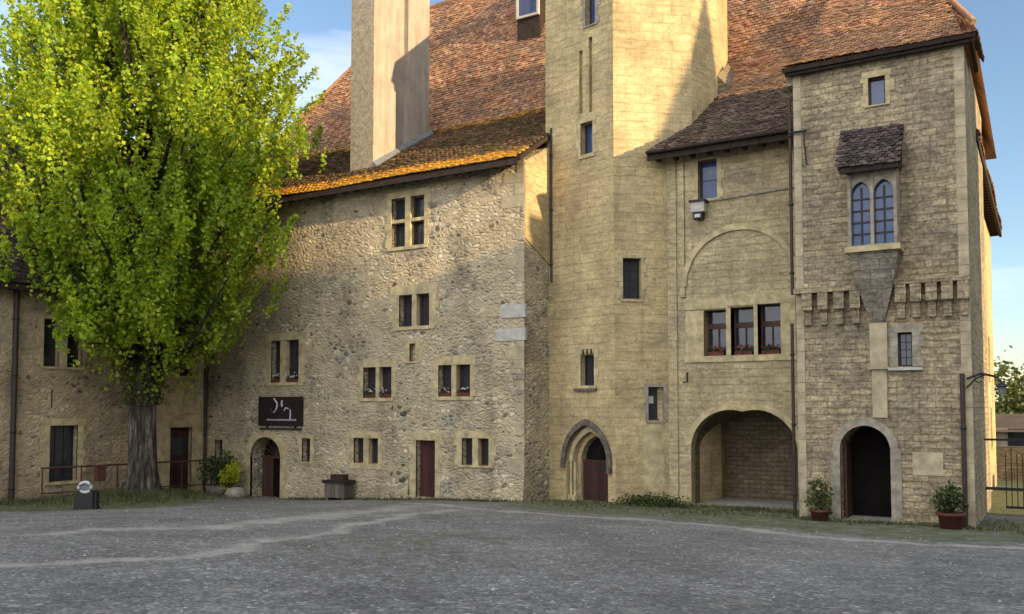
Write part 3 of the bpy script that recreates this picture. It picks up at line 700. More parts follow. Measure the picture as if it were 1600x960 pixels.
# ================================================================ STAIR TURRET
def build_turret():
    B = thing('stair_turret', 'tall polygonal stair turret of yellow ashlar with pointed arch doorway', 'tower', (-12.5, 27, -3.3))
    cut = MB(); c38, s38 = math.cos(PHI), math.sin(PHI)
    foot = [(-14.62, 26.6), (AX, AY), (AX + 2.63 * c38, AY + 2.63 * s38), (-9.28, 29.0), (-9.6, 31.3), (-14.62, 31.3)]
    body = MB(); body.extrude(foot, -5.5, 15.4)
    window(B, cut, F_A, -1.15, -0.73, 12.75, 14.3, stone='dressed_grey', w=0.12, grid=(1, 1), pane='glass_blue', depth=0.28, lintel=0.1, sill=0.05)
    window(B, cut, F_A, -1.38, -0.86, 8.42, 9.5, stone='dressed', w=0.1, grid=(1, 1), pane='glass_blue', depth=0.3, lintel=0.14, sill=0.12, label='small window with a projecting worn sill')
    window(B, cut, F_A, -1.42, -0.84, 0.73, 1.93, stone='dressed', w=0.12, grid=(2, 4), depth=0.3, lintel=0.1, sill=0.1, framem='iron', label='barred window under a scalloped lintel')
    s = MB()
    for i in range(4):
        t = -1.45 + i * 0.17; s.prism([(t, 1.93), (t + 0.11, 1.93), (t + 0.055, 1.73)], F_A, -0.2, 0.012)
    mesh_obj('lintel_tooth', s, M['dressed'], B)
    s = MB(); s.bx(F_A, -1.66, -0.72, 0.56, 0.64, 0, 0.1); mesh_obj('sill', s, M['dressed_dark'], B)
    cut.bx(F_A, -1.44, -1.29, 9.86, 12.0, -0.12, 0.5); cut.bx(F_A, -1.02, -0.87, 9.8, 12.35, -0.14, 0.5)
    # pointed doorway: two orders
    cut.prism(arch(-2.058, -0.290, -3.6, -1.75, -0.56), F_A, -0.35, 0.5)
    cut.prism(arch(-1.72, -0.415, -3.6, -1.8, -0.92), F_A, -0.95, 0.1)
    mo = MB(); o_ = arch(-2.224, -0.124, -3.6, -1.75, -0.36)[2:]; i_ = arch(-2.058, -0.290, -3.6, -1.75, -0.56)[2:]
    for q in ring(o_, i_): mo.prism(q, F_A, -0.05, 0.09 + rnd.uniform(0, 0.02))
    mo.bx(F_A, -2.224, -2.079, -2.0, -1.75, -0.05, 0.12); mo.bx(F_A, -0.269, -0.124, -2.1, -1.75, -0.05, 0.12)
    mesh_obj('hood_mould', mo, M['dressed_dark'], B)
    mo = MB()
    o_ = arch(-2.037, -0.311, -3.6, -1.78, -0.6)[2:]; i_ = arch(-1.88, -0.345, -3.6, -1.8, -0.78)[2:]
    for q in ring(o_, i_): mo.prism(q, F_A, -0.33, -0.1)
    for tt in (-1.97, -1.80, -0.345):
        mo.tube([F_A(tt, -3.5, -0.14), F_A(tt, -1.8, -0.14)], 0.055, 8)
    mo.bx(F_A, -2.058, -1.74, -3.6, -2.9, -0.34, -0.06)
    mesh_obj('jamb_shaft', mo, M['dressed'], B)
    d = MB(); d.bx(F_A, -1.715, -0.42, -3.12, -1.72, -0.54, -0.46)
    do = mesh_obj('door', d, M['door_red'], B); do['label'] = 'low dark red door under a dark pointed tympanum'
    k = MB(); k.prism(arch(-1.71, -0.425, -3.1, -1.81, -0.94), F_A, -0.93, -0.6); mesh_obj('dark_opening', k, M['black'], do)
    k = MB()
    for z in (-2.85, -1.95): k.bx(F_A, -1.65, -0.65, z - 0.03, z + 0.03, -0.46, -0.45)
    k.tube([F_A(-0.66, -2.4, -0.46), F_A(-0.66, -2.4, -0.40)], 0.04, 8); mesh_obj('handle', k, M['iron'], do)
    k = MB(); k.bx(F_A, -1.798, -0.290, -3.6, -3.1, -0.9, 0.15); mesh_obj('step', k, M['stepstone'], B)
    # right-hand face
    window(B, cut, F_B, 0.28, 0.88, 3.5, 4.82, stone='dressed', w=0.1, grid=(2, 4), depth=0.28, framem='iron', lintel=0.1, sill=0.09, label='barred window high on the right face')
    window(B, cut, F_B, 1.09, 1.6, -0.4, 0.67, stone='dressed_grey', w=0.1, grid=(1, 2), depth=0.28, lintel=0.1, sill=0.07, label='small window with a white notice')
    n = MB(); n.bx(F_B, 1.17, 1.33, 0.14, 0.38, -0.262, -0.25); mesh_obj('notice', n, M['white'], B)
    n = MB(); n.bx(F_B, 0.92, 1.6, -2.7, -0.5, -0.05, 0.012); mesh_obj('smooth_panel', n, M['dressed'], B)
    mesh_obj('wall', body, M['ashlar'], B, cut)
    # cornice and roof (above the picture)
    cx, cy = -12.1, 29.0
    big = [((x - cx) * 1.06 + cx, (y - cy) * 1.06 + cy) for x, y in foot]
    c = MB(); c.extrude(big, 15.4, 15.7); mesh_obj('cornice', c, M['dressed'], B)
    r = MB(); k = [(x, y, 15.7) for x, y in [((x - cx) * 1.13 + cx, (y - cy) * 1.13 + cy) for x, y in foot]]; r.add(k + [(-12.1, 29.3, 19.4)], [(i, (i + 1) % 6, 6) for i in range(6)] + [(5, 4, 3, 2, 1, 0)])
    mesh_obj('roof', r, M['tile_main'], B)
build_turret()

# ================================================================ ARCADE WING (between turret and tower)
def build_arcade():
    B = thing('arcade_wing', 'recessed ashlar wing with blind arch, triple window and wide cellar arch between turret and tower', 'building', (-8, 28, -3.2))
    cut = MB(); F = F_cur
    body = MB(); body.extrude([(-10.9, 27.0), (-5.5, 27.0), (-5.5, 33), (-10.9, 33)], -5.5, [8.3, 8.3, 11.3, 11.3])
    window(B, cut, F, -9.45, -8.82, 6.74, 8.02, stone='dressed', w=0.14, grid=(1, 2), pane='glass_blue', depth=0.25, lintel=0.06, sill=0.08, label='bluish window under the eaves')
    # triple window
    cut.bx(F, -9.31, -8.58, 1.66, 3.13, -0.45, 0.5); cut.bx(F, -8.43, -7.70, 1.66, 3.17, -0.45, 0.5); cut.bx(F, -7.58, -6.87, 1.66, 3.22, -0.45, 0.5)
    s = MB(); s.bx(F, -9.92, -9.31, 1.5, 3.13, -0.05, 0.02); s.bx(F, -6.87, -6.42, 1.5, 3.22, -0.05, 0.02)
    s.bx(F, -9.92, -8.5, 3.17, 3.5, -0.05, 0.026); s.bx(F, -8.5, -6.42, 3.225, 3.56, -0.05, 0.026); s.bx(F, -9.95, -6.4, 1.46, 1.62, -0.05, 0.05)
    so = mesh_obj('window', s, M['dressed'], B); so['label'] = 'wide window of three tall dark lights'
    for a, b, zt in ((-8.58, -8.43, 3.17), (-7.70, -7.58, 3.22)): q = MB(); q.bx(F, a, b, 1.62, zt, -0.38, 0.015); mesh_obj('mullion', q, M['dressed'], so)
    fr = MB(); pn = MB()
    for a, b, zt in ((-9.31, -8.58, 3.13), (-8.43, -7.70, 3.17), (-7.58, -6.87, 3.22)):
        fr.bx(F, a, a + 0.06, 1.66, zt, -0.44, -0.36); fr.bx(F, b - 0.06, b, 1.66, zt, -0.44, -0.36); fr.bx(F, a + 0.06, b - 0.06, 1.66, 1.76, -0.44, -0.37)
        fr.bx(F, a + 0.06, b - 0.06, 2.55, 2.72, -0.44, -0.37); fr.bx(F, (a + b) / 2 - 0.02, (a + b) / 2 + 0.02, 1.76, 2.55, -0.44, -0.38); pn.bx(F, a + 0.06, b - 0.06, 1.7, zt, -0.448, -0.43)
    mesh_obj('frame', fr, M['timber_frame'], so); mesh_obj('pane', pn, M['glass'], so)
    # cellar arch
    cut.prism(arch(-9.78, -6.42, -3.6, -1.35, -0.12, 18), F, -2.9, 0.5)
    vs = MB(); o_ = arch(-9.94, -6.26, -3.6, -1.3, 0.06, 18)[2:]; i_ = arch(-9.78, -6.42, -3.6, -1.35, -0.12, 18)[2:]
    for k, q in enumerate(ring(o_, i_)):
        if 0 < k < len(o_) - 2: vs.prism(q, F, -0.06, 0.012 + rnd.uniform(0, 0.012))
    mesh_obj('arch_ring', vs, M['dressed'], B)
    st = MB(); st.bx(F, -9.85, -6.35, -3.6, -3.1, -2.8, 0.12); st.bx(F, -9.3, -6.2, -3.6, -3.14, 0.12, 0.5); mesh_obj('threshold', st, M['stepstone'], B)
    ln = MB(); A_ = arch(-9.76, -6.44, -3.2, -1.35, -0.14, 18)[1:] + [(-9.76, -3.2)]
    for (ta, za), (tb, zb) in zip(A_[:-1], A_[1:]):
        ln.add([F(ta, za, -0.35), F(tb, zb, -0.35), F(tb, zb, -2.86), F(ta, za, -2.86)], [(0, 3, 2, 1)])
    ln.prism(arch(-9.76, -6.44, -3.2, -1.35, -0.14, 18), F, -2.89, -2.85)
    mesh_obj('cellar_shade_lining', ln, M['dark_brick'], B)  # dark brick carries the shade inside the arch
    # blind arch moulding: proud ring of stones springing at the wall edges
    ms = MB(); o_ = arch(-10.02, -6.28, 3.6, 3.95, 5.82, 20)[2:]; i_ = arch(-9.86, -6.44, 3.6, 3.95, 5.62, 20)[2:]
    for q in ring(o_, i_): ms.prism(q, F, -0.05, 0.07)
    mesh_obj('blind_arch', ms, M['dressed'], B)
    # thin stone courses
    ms = MB()
    for k in range(9): a = -8.9 + k * 0.28; ms.bx(F, a, a + 0.27, 6.64 + 0.012 * k, 6.71 + 0.012 * k, -0.03, 0.06)
    mesh_obj('string_course', ms, M['dressed_grey'], B)
    ms = MB(); ms.bx(F, -10.5, -10.2, -3.6, 8.4, -0.05, 0.05); ms.bx(F, -10.08, -9.92, 3.6, 8.4, -0.05, 0.06); mesh_obj('pilaster', ms, M['ashlar_mid'], B)
    mesh_obj('wall', body, M['ashlar_mid'], B, cut)
    sl = Vector((0, 4.1, 3.6)).normalized(); ls = math.hypot(4.4, 3.86)
    roof_part('roof', B, M['tile_foot'], (0, 26.3, 8.22), (1, 0, 0), sl, [(-10.75, 0), (-5.93, 0), (-5.93, 3.0), (-9.35, 3.45), (-9.75, 1.6)], w=0.19, e=0.14)['label'] = 'mossy foot of the tiled roof, darkened for shade'  # darker tiles carry moss plus the shade lying on this roof foot
    roof_part('roof', B, M['tile_main'], (0, 26.3, 8.22), (1, 0, 0), sl, [(-5.93, 3.0), (-5.93, ls * 1.08), (-9.2, ls * 1.08), (-9.3, 3.45)], w=0.19, e=0.14)
    g = MB(); g.tube([(-10.75, 26.25, 8.18), (-5.95, 26.25, 8.18)], 0.06, 8); g.box(-10.75, -5.95, 26.33, 26.41, 7.94, 8.16)
    for k in range(9): g.box(-10.6 + k * 0.56, -10.48 + k * 0.56, 26.41, 26.98, 8.0, 8.12)
    mesh_obj('gutter', g, M['timber_dark'], B)
    # stepped cheek by the turret
    c = MB(); c.extrude([(-9.3, 29.1), (-8.9, 29.1), (-8.9, 30.3), (-9.3, 30.3)], 9.9, [11.35, 10.9, 11.5, 12.2]); mesh_obj('cheek_wall', c, M['dark_brick'], B)
    return B
build_arcade()

# ================================================================ CORNER TOWER
def build_tower():
    B = thing('corner_tower', 'square corner tower of weathered stone with corbelled oriel window and dark arched doorway', 'tower', (-3.6, 26, -3.0))
    cut = MB(); F = F_tow
    body = MB(); body.box(-5.72, -1.51, 24.6, 32.0, -5.5, 9.36)
    window(B, cut, F, -3.78, -3.36, 7.97, 8.72, stone='dressed', w=0.12, grid=(1, 1), pane='glass_blue', depth=0.2, lintel=0.16, sill=0.04, label='small top window with the sky reflection tinted into its pane')
    window(B, cut, F, -3.19, -2.85, 1.06, 1.94, stone='dressed_grey', w=0.2, grid=(2, 4), depth=0.26, framem='iron', lintel=0.2, sill=0.0, label='narrow barred window over a pale sill')
    s = MB(); s.bx(F, -3.42, -2.6, 0.96, 1.03, -0.05, 0.14); mesh_obj('sill', s, M['pale'], B)
    # arched doorway
    cut.prism(arch(-4.66, -3.42, -3.3, -1.1, -0.46), F, -3.2, 0.5)
    s = MB(); o_ = arch(-4.86, -3.22, -3.3, -1.1, -0.26)[2:]; i_ = arch(-4.66, -3.42, -3.3, -1.1, -0.46)[2:]
    for q in ring(o_, i_): s.prism(q, F, -0.06, 0.015 + rnd.uniform(0, 0.015))
    s.bx(F, -4.9, -4.66, -3.3, -1.1, -0.06, 0.018); s.bx(F, -3.42, -3.16, -3.3, -1.1, -0.06, 0.02)
    d = MB(); d.bx(lambda t, z, dd: Vector((-4.6 + 0.03 * dd, 25.0 + t, z)), 0, 0.75, -2.95, -0.95, -1, 1)
    do = mesh_obj('door', d, M['door_brown'], B); do['label'] = 'open brown door leaf folded back in the passage'
    mesh_obj('door_surround', s, M['dressed_grey'], do)
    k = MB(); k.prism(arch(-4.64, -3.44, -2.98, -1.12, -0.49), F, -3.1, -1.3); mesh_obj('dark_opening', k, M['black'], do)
    st = MB(); st.bx(F, -4.9, -3.2, -3.3, -2.94, -1.2, 0.18); mesh_obj('step', st, M['stepstone'], B)
    # edge strips
    for a, b in ((-5.722, -5.52), (-1.74, -1.508)):
        q = MB(); z = -3.2
        while z < 9.1: hh = rnd.uniform(0.26, 0.38); w_ = rnd.uniform(-0.05, 0.05); q.bx(F, a - (w_ if a < -3 - 5 else 0), b, z, min(z + hh - 0.01, 9.2), -0.05, 0.012 + rnd.uniform(0, 0.01)); z += hh
        mesh_obj('quoin', q, M['edge'], B)
    # pale smooth slab between door and corner, and the strip under the oriel
    q = MB(); q.bx(F, -2.9, -2.2, -1.7, -1.12, -0.04, 0.006); mesh_obj('smooth_panel', q, M['edge'], B)
    q = MB(); q.bx(F, -3.82, -3.46, -0.25, 1.05, -0.05, 0.05); q.bx(F, -3.85, -3.43, 1.05, 2.2, -0.05, 0.10); q.bx(F, -3.9, -3.38, 1.0, 1.06, -0.05, 0.13); mesh_obj('pilaster', q, M['edge'], B)
    # corbel table
    def corbels(a, b, n, z):
        for i in range(n):
            t = a + (b - a) * i / (n - 1)
            c = MB(); c.bx(F, t - 0.03, t + 0.23, z + 0.40, z + 0.86, -0.05, 0.24); c.bx(F, t + 0.01, t + 0.19, z, z + 0.40, -0.05, 0.12)
            mesh_obj('corbel', c, M['ashlar_tower'], B)
    corbels(-5.5, -4.28, 4, 2.22); corbels(-3.18, -1.74, 5, 2.30)
    for a, b, z in ((-5.74, -4.02, 3.08), (-3.24, -1.49, 3.16)): q = MB(); q.bx(F, a, b, z, z + 0.14, -0.05, 0.26); mesh_obj('corbel_table', q, M['ashlar_tower'], B)
    # oriel: box on a tapering corbel, lean-to roof
    orc = MB()
    ob = MB(); ob.box(-4.24, -3.06, 23.95, 24.62, 4.06, 6.2)
    for a, b in ((-4.16, -3.69), (-3.61, -3.14)): orc.prism([(a, 4.18), (b, 4.18), (b, 5.96), (a, 5.96)], F_ori, -0.3, 0.3)
    o_or = mesh_obj('oriel', ob, M['dressed_grey'], B, orc)
    cc = MB()
    prof = [(0.59, 0.66, 4.06), (0.57, 0.6, 3.85), (0.46, 0.46, 3.3), (0.33, 0.30, 2.8), (0.2, 0.16, 2.35), (0.1, 0.06, 2.1)]
    vs = []
    for hw, dp, z in prof:
        cx = -3.65
        vs += [(cx - hw, 24.62, z), (cx - hw, 24.6 - dp, z), (cx + hw, 24.6 - dp, z), (cx + hw, 24.62, z)]
    fs = [(0, 1, 2, 3)] + [(i * 4 + j + 4, i * 4 + (j + 1) % 4 + 4, i * 4 + (j + 1) % 4, i * 4 + j) for i in range(5) for j in range(4)] + [(23, 22, 21, 20)]
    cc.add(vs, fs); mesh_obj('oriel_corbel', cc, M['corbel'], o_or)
    sl = MB(); sl.box(-4.32, -2.99, 23.87, 24.62, 4.0, 4.14); mesh_obj('oriel_sill', sl, M['dressed'], o_or)
    g = MB(); g.bx(F_ori, -4.18, -3.12, 4.16, 5.98, -0.24, -0.2); mesh_obj('pane', g, M['glass_blue'], o_or)
    g = MB()
    for a, b in ((-4.16, -3.69), (-3.61, -3.14)): leaded(g, F_ori, a, b, 4.18, 5.7, -0.2, 2, 5, 0.05)
    mesh_obj('leading', g, M['iron'], o_or)
    for a, b in ((-4.16, -3.69), (-3.61, -3.14)):     # cusped stone heads of the two lights
        g = MB(); hd = arch(a, b, 5.4, 5.5, 5.84, 6)[2:]
        for (ta, za), (tb, zb) in zip(hd[:-1], hd[1:]):
            if abs(ta - tb) > 1e-4: g.prism([(ta, za), (ta, 5.965), (tb, 5.965), (tb, zb)], F_ori, -0.16, -0.04)
        mesh_obj('tracery', g, M['dressed_grey'], o_or)
    rs = Vector((0, 1.0, 1.28)).normalized()
    roof_part('oriel_roof', o_or, M['tile_dark'], (0, 23.62, 6.18), (1, 0, 0), rs, [(-4.42, 0), (-2.93, 0), (-2.93, 1.58), (-4.42, 1.58)], w=0.15, e=0.11, under=0.06)
    cb = MB()
    for x in (-4.24, -3.07): cb.extrude([(x - 0.01, 23.75), (x + 0.08, 23.75), (x + 0.08, 24.6), (x - 0.01, 24.6)], [6.0, 6.0, 6.2, 6.2], [6.22, 6.22, 7.28, 7.28])
    cb.box(-4.38, -2.97, 23.66, 23.75, 6.02, 6.16)
    mesh_obj('oriel_brace', cb, M['timber_dark'], o_or)
    mesh_obj('wall', body, M['ashlar_tower'], B, cut)
    # roof
    sl = Vector((0, 1, 0.3)).normalized(); l1 = 2.6 * math.hypot(1, 0.3)
    roof_part('roof', B, M['tile_main'], (0, 24.28, 9.36), (1, 0, 0), sl, [(-5.95, 0), (-1.22, 0), (-1.62, l1), (-5.95, l1)], w=0.19, e=0.14)['label'] = 'flatter flared foot of the tiled roof'
    s6 = 0.92; sl = Vector((0, 1, s6)).normalized(); L_ = 6.1 * math.hypot(1, s6)
    roof_part('roof', B, M['tile_main'], (0, 26.88, 10.13), (1, 0, 0), sl, [(-5.95, 0), (-1.62, 0), (-2.9, L_ * 0.8), (-3.2, L_), (-5.95, L_)], w=0.19, e=0.14)
    rsd = MB(); tile_field(rsd, (-1.22, 24.3, 9.36), (0, 1, 0), Vector((-1, 0, 2.0)).normalized(), [(0, 0), (2.5, 0), (2.5, 1.2), (1.6, 1.2)], w=0.19, e=0.14)
    mesh_obj('roof_side', rsd, M['tile_main'], B)
    dd = MB(); dd.box(-5.9, -1.3, 24.4, 24.5, 9.12, 9.3); dd.box(-1.4, -1.3, 24.5, 26.8, 9.12, 9.3)
    mesh_obj('eave_board', dd, M['timber_dark'], B)
    # gable cheek closing the left edge of the tower roof
    ck = MB(); ck.add([(-5.9, 24.6, 8.9), (-5.72, 24.6, 8.9), (-5.72, 32, 8.9), (-5.9, 32, 8.9), (-5.9, 24.6, 9.4), (-5.72, 24.6, 9.3), (-5.72, 32, 11.5), (-5.9, 32, 11.5)],
                     [(3, 2, 1, 0), (4, 5, 6, 7), (0, 1, 5, 4), (1, 2, 6, 5), (2, 3, 7, 6), (3, 0, 4, 7)])
    mesh_obj('roof_cheek', ck, M['ashlar_tower'], B)
build_tower()

# ================================================================ REAR RANGE seen along the right flank
def build_rear():
    B = thing('rear_wing', 'sunlit rear castle wing running back behind the corner tower', 'building', (-3, 36, -3.2))
    cut = MB(); F = F_side
    body = MB(); body.box(-8, -1.9, 32.1, 45.5, -5.5, 8.1)
    for v in (34.8, 36.6, 38.4, 41.0): window(B, cut, F, v, v + 0.7, 1.2, 2.9, grid=(2, 3), w=0.16)
    for v in (35.3, 38.2, 41.5): window(B, cut, F, v, v + 0.7, -1.6, 0.0, grid=(2, 3), w=0.16)
    mesh_obj('wall', body, M['ashlar'], B, cut)
    sl = Vector((-1, 0, 1.1)).normalized()
    roof_part('roof', B, M['tile_main'], (-1.45, 0, 8.1), (0, 1, 0), sl, [(28.8, 0), (45.9, 0), (45.9, 6.5), (32.6, 6.5), (32.2, 0.62), (28.8, 0.62)], w=0.25, e=0.2)
    e = MB(); v = 29.0
    while v < 45.8: e.box(-1.95, -1.5, v, v + 0.14, 7.82, 7.98); v += 0.55
    e.box(-1.56, -1.46, 28.8, 45.9, 7.8, 8.05); mesh_obj('eave_board', e, M['timber_dark'], B)
build_rear()

# ================================================================ LEFT COURT WING
def build_wing():
    B = thing('courtyard_wing', 'low rubble wing with dark tiled roof behind the big tree', 'building', (-33, 18, -3.6))
    cut = MB(); F = F_wing
    body = MB(); body.box(-41, -29.85, 2, 24.98, -5.5, 4.35)
    window(B, cut, F, 17.96, 18.55, 1.45, 3.12, stone='dressed', w=0.12, grid=(1, 2), lintel=0.14, sill=0.08)
    window(B, cut, F, 18.83, 19.42, 1.45, 3.12, stone='dressed', w=0.12, grid=(1, 2), lintel=0.14, sill=0.08)
    window(B, cut, F, 18.27, 19.32, -2.6, -0.62, stone='dressed', w=0.22, grid=(3, 5), pane='glass', framem='iron', lintel=0.24, sill=0.1, label='tall barred ground floor window behind the railing')
    window(B, cut, F, 23.62, 24.3, 1.29, 2.41, stone='dressed', w=0.15, grid=(1, 2), framem='timber_frame', lintel=0.2)
    window(B, cut, F, 13.6, 14.5, -2.3, -0.7, stone='dressed', w=0.2, grid=(2, 3)); window(B, cut, F, 13.6, 14.5, 1.4, 3.0, stone='dressed', w=0.2, grid=(2, 3))
    cut.bx(F, 23.25, 24.3, -3.5, -0.78, -0.35, 0.5)
    s = MB(); stone_frame(s, F, 23.25, 24.3, -3.5, -0.78, w=0.3, lintel=0.5, sill=0, jag=0.06)
    d = MB(); d.bx(F, 23.26, 24.29, -3.4, -0.79, -0.25, -0.19)
    do = mesh_obj('door', d, M['door_red'], B); do['label'] = 'tall dark red plank door in the corner'
    mesh_obj('door_surround', s, M['dressed'], do)
    d = MB(); d.bx(F, 23.45, 24.1, -1.9, -1.2, -0.19, -0.18); mesh_obj('door_pane', d, M['glass'], do)
    cut.bx(F, 18.28, 18.36, 0.0, 0.62, -0.12, 0.5)
    q = MB(); q.bx(F, 22.5, 23.0, -4, 1.2, -0.05, 0.014); q.bx(F, 24.6, 24.97, -4, 4.2, -0.05, 0.014); q.bx(F, 23.0, 24.6, -0.2, 1.0, -0.05, 0.010); mesh_obj('render_patch', q, M['dressed'], B)
    mesh_obj('wall', body, M['rubble_wing'], B, cut)
    sl = Vector((-1, 0, 1.35)).normalized()
    roof_part('roof', B, M['tile_dark'], (-29.3, 0, 4.2), (0, 1, 0), sl, [(1.5, 0), (25.05, 0), (25.05, 9.8), (1.5, 9.8)], w=0.24, e=0.18)
    e = MB(); e.box(-29.42, -29.3, 1.5, 24.9, 3.95, 4.15); v = 1.7
    while v < 24.8: e.box(-29.85, -29.35, v, v + 0.14, 3.98, 4.1); v += 0.6
    mesh_obj('eave_board', e, M['timber_dark'], B)
    r = MB(); r.add([(-35.13, 1.5, 12.0), (-35.13, 25.05, 12.0), (-41.3, 25.05, 4.2), (-41.3, 1.5, 4.2)], [(0, 1, 2, 3)]); mesh_obj('rear_slope', r, M['tile_dark'], B)
    g = MB(); g.add([(-41, 24.9, 4.3), (-29.86, 24.9, 4.3), (-35.13, 24.9, 11.8), (-41, 24.6, 4.3), (-29.86, 24.6, 4.3), (-35.13, 24.6, 11.8)], [(0, 2, 1), (3, 4, 5), (0, 1, 4, 3), (1, 2, 5, 4), (2, 0, 3, 5)]); mesh_obj('gable', g, M['rubble_wing'], B)
build_wing()

# ================================================================ EAST RANGE closing the court on the right (unseen, heights stepped to cast the shadows on the court)
def build_east():
    B = thing('unseen_wing', 'unseen stone wing on the right, shaped to cast the court shadows', 'building', (15, 10, -3))
    b = MB(); b.box(24, 34, -40, 7, -5, 16.6); b.box(24, 34, 7, 15.8, -5, 19.6); b.box(24, 34, 15.8, 18.9, -5, 15.0); b.box(24, 34, 18.9, 21.0, -5, 15.9); b.box(23.4, 34, 21.0, 23.8, -5, 17.0); mesh_obj('wall', b, M['ashlar_mid'], B)
    b = MB(); b.add([(23.5, -40, 16.6), (34.5, -40, 16.6), (34.5, 7, 16.6), (23.5, 7, 16.6), (29, -40, 21.2), (29, 7, 21.2)], [(0, 1, 4), (3, 5, 2), (0, 4, 5, 3), (1, 2, 5, 4), (3, 2, 1, 0)])
    mesh_obj('roof', b, M['tile_main'], B)
    b = MB(); b.add([(23.7, 6.9, 19.6), (34.3, 6.9, 19.6), (34.3, 15.9, 19.6), (23.7, 15.9, 19.6), (24.3, 9.2, 21.8), (24.3, 14.2, 21.8), (33, 12, 21.9)], [(0, 1, 6, 4), (1, 2, 6), (2, 3, 5, 6), (3, 0, 4, 5), (4, 6, 5), (3, 2, 1, 0)])
    mesh_obj('hipped_roof', b, M['tile_main'], B)
    b = MB(); b.box(23.8, 34.2, 15.9, 18.8, 15.0, 15.6); mesh_obj('parapet', b, M['dressed'], B)
    b = MB(); b.box(23.8, 34.2, 18.8, 21.0, 15.9, 16.5); mesh_obj('lean_to_roof', b, M['tile_main'], B)
    b = MB(); b.add([(23.2, 20.9, 17.0), (27, 20.9, 17.0), (27, 23.9, 17.0), (23.2, 23.9, 17.0), (25, 22.6, 23.2)], [(0, 1, 4), (1, 2, 4), (2, 3, 4), (3, 0, 4), (3, 2, 1, 0)]); mesh_obj('shadow_spire', b, M['tile_main'], B)  # pointed roof added for the tapering shadow on the turret
build_east()

# ================================================================ PIPES
def pipe(label, pts, r=0.05, brackets=True):
    z0 = min(p[2] for p in pts); t = thing('downpipe', label, 'downpipe', (pts[-1][0], pts[-1][1], z0), 'downpipes on the castle walls')
    m = MB(); m.tube(pts, r, 8); mesh_obj('pipe', m, M['pipe'], t)
    if brackets:
        z = z0 + 0.6
        while z < pts[0][2] - 0.3: b = MB(); b.lathe((pts[-1][0], pts[-1][1], z), [(r, -0.03), (r + 0.02, -0.03), (r + 0.02, 0.03), (r, 0.03)], 10); mesh_obj('pipe_clip', b, M['iron'], t); z += 1.9
pipe('dark downpipe in the corner beside the turret', [(-14.36, 26.53, 9.65), (-14.36, 26.53, 4.3)], 0.045)
pipe('long dark downpipe in the corner where rubble wing meets low wing', [(-29.72, 24.86, 7.9), (-29.72, 24.86, -3.6)], 0.06)
pipe('thick dark downpipe on the low wing at the left edge', [(-29.74, 16.92, 4.0), (-29.74, 16.92, -3.3)], 0.09)
pipe('downpipe on the left edge of the corner tower above the corbels', [(-5.84, 24.66, 8.6), (-5.84, 24.66, 3.1)], 0.045)
pipe('downpipe on the left edge of the corner tower below the corbels', [(-5.84, 24.56, 2.3), (-5.84, 24.56, -2.95)], 0.045)
pipe('downpipe near the right corner of the tower below the lamp', [(-1.72, 24.52, 0.85), (-1.72, 24.52, -3.0)], 0.055)

# iron brackets and small wall fittings
def fitting():
    t = thing('wall_bracket', 'bent iron rod bracket at the top left corner of the tower', 'bracket', (-5.6, 24.5, 7.2))
    m = MB(); m.tube([(-5.85, 24.5, 7.55), (-5.35, 24.5, 7.55)], 0.035, 6); m.tube([(-5.42, 24.48, 7.55), (-5.42, 24.48, 7.2), (-5.36, 24.48, 6.6)], 0.022, 6); mesh_obj('rod', m, M['iron'], t)
    t = thing('wall_bracket', 'short iron hook on the wall left of the wide cellar arch', 'bracket', (-9.68, 26.9, 0.8))
    m = MB(); m.tube([(-9.68, 26.97, 1.11), (-9.68, 26.9, 1.11), (-9.68, 26.9, 0.82), (-9.8, 26.9, 0.82)], 0.03, 6); mesh_obj('rod', m, M['iron'], t)
    t = thing('security_light', 'small white box light on the wall under the bluish window', 'lamp', (-9.22, 26.8, 5.95))
    m = MB(); m.box(-9.43, -9.0, 26.68, 26.95, 6.18, 6.5); mesh_obj('housing', m, M['pale'], t)
    m = MB(); m.box(-9.48, -8.95, 26.62, 26.99, 6.5, 6.56); m.box(-9.36, -9.07, 26.7, 26.93, 5.96, 6.18); mesh_obj('hood', m, M['iron'], t)
    m = MB(); m.box(-9.3, -9.12, 26.66, 26.69, 6.0, 6.1); mesh_obj('lens', m, M['white'], t)
    t = thing('wall_lamp', 'wrought iron bracket lamp at the right corner of the tower', 'lamp', (-1.4, 24.5, 0.4))
    m = MB(); m.tube([(-1.62, 24.5, 0.72), (-1.3, 24.42, 0.84), (-1.0, 24.35, 0.76), (-0.86, 24.3, 0.62)], 0.03, 6)
    m.tube([(-1.62, 24.5, 0.5), (-1.42, 24.45, 0.72), (-1.22, 24.4, 0.8)], 0.02, 6)
    for k in range(6): a = k * 0.9; m.tube([(-1.35 + 0.1 * math.cos(a), 24.44, 0.72 + 0.1 * math.sin(a)), (-1.35 + 0.1 * math.cos(a + 0.9), 24.44, 0.72 + 0.1 * math.sin(a + 0.9))], 0.015, 5)
    mesh_obj('bracket_arm', m, M['iron'], t)
    m = MB(); m.lathe((-0.86, 24.3, 0.3), [(0.0, 0.34), (0.13, 0.24), (0.14, 0.2), (0.0, 0.2)], 8); mesh_obj('cap', m, M['iron'], t)
    m = MB(); m.lathe((-0.86, 24.3, 0.3), [(0.05, 0.0), (0.1, 0.2)], 6); mesh_obj('lamp_glass', m, M['lead'], t)
fitting()

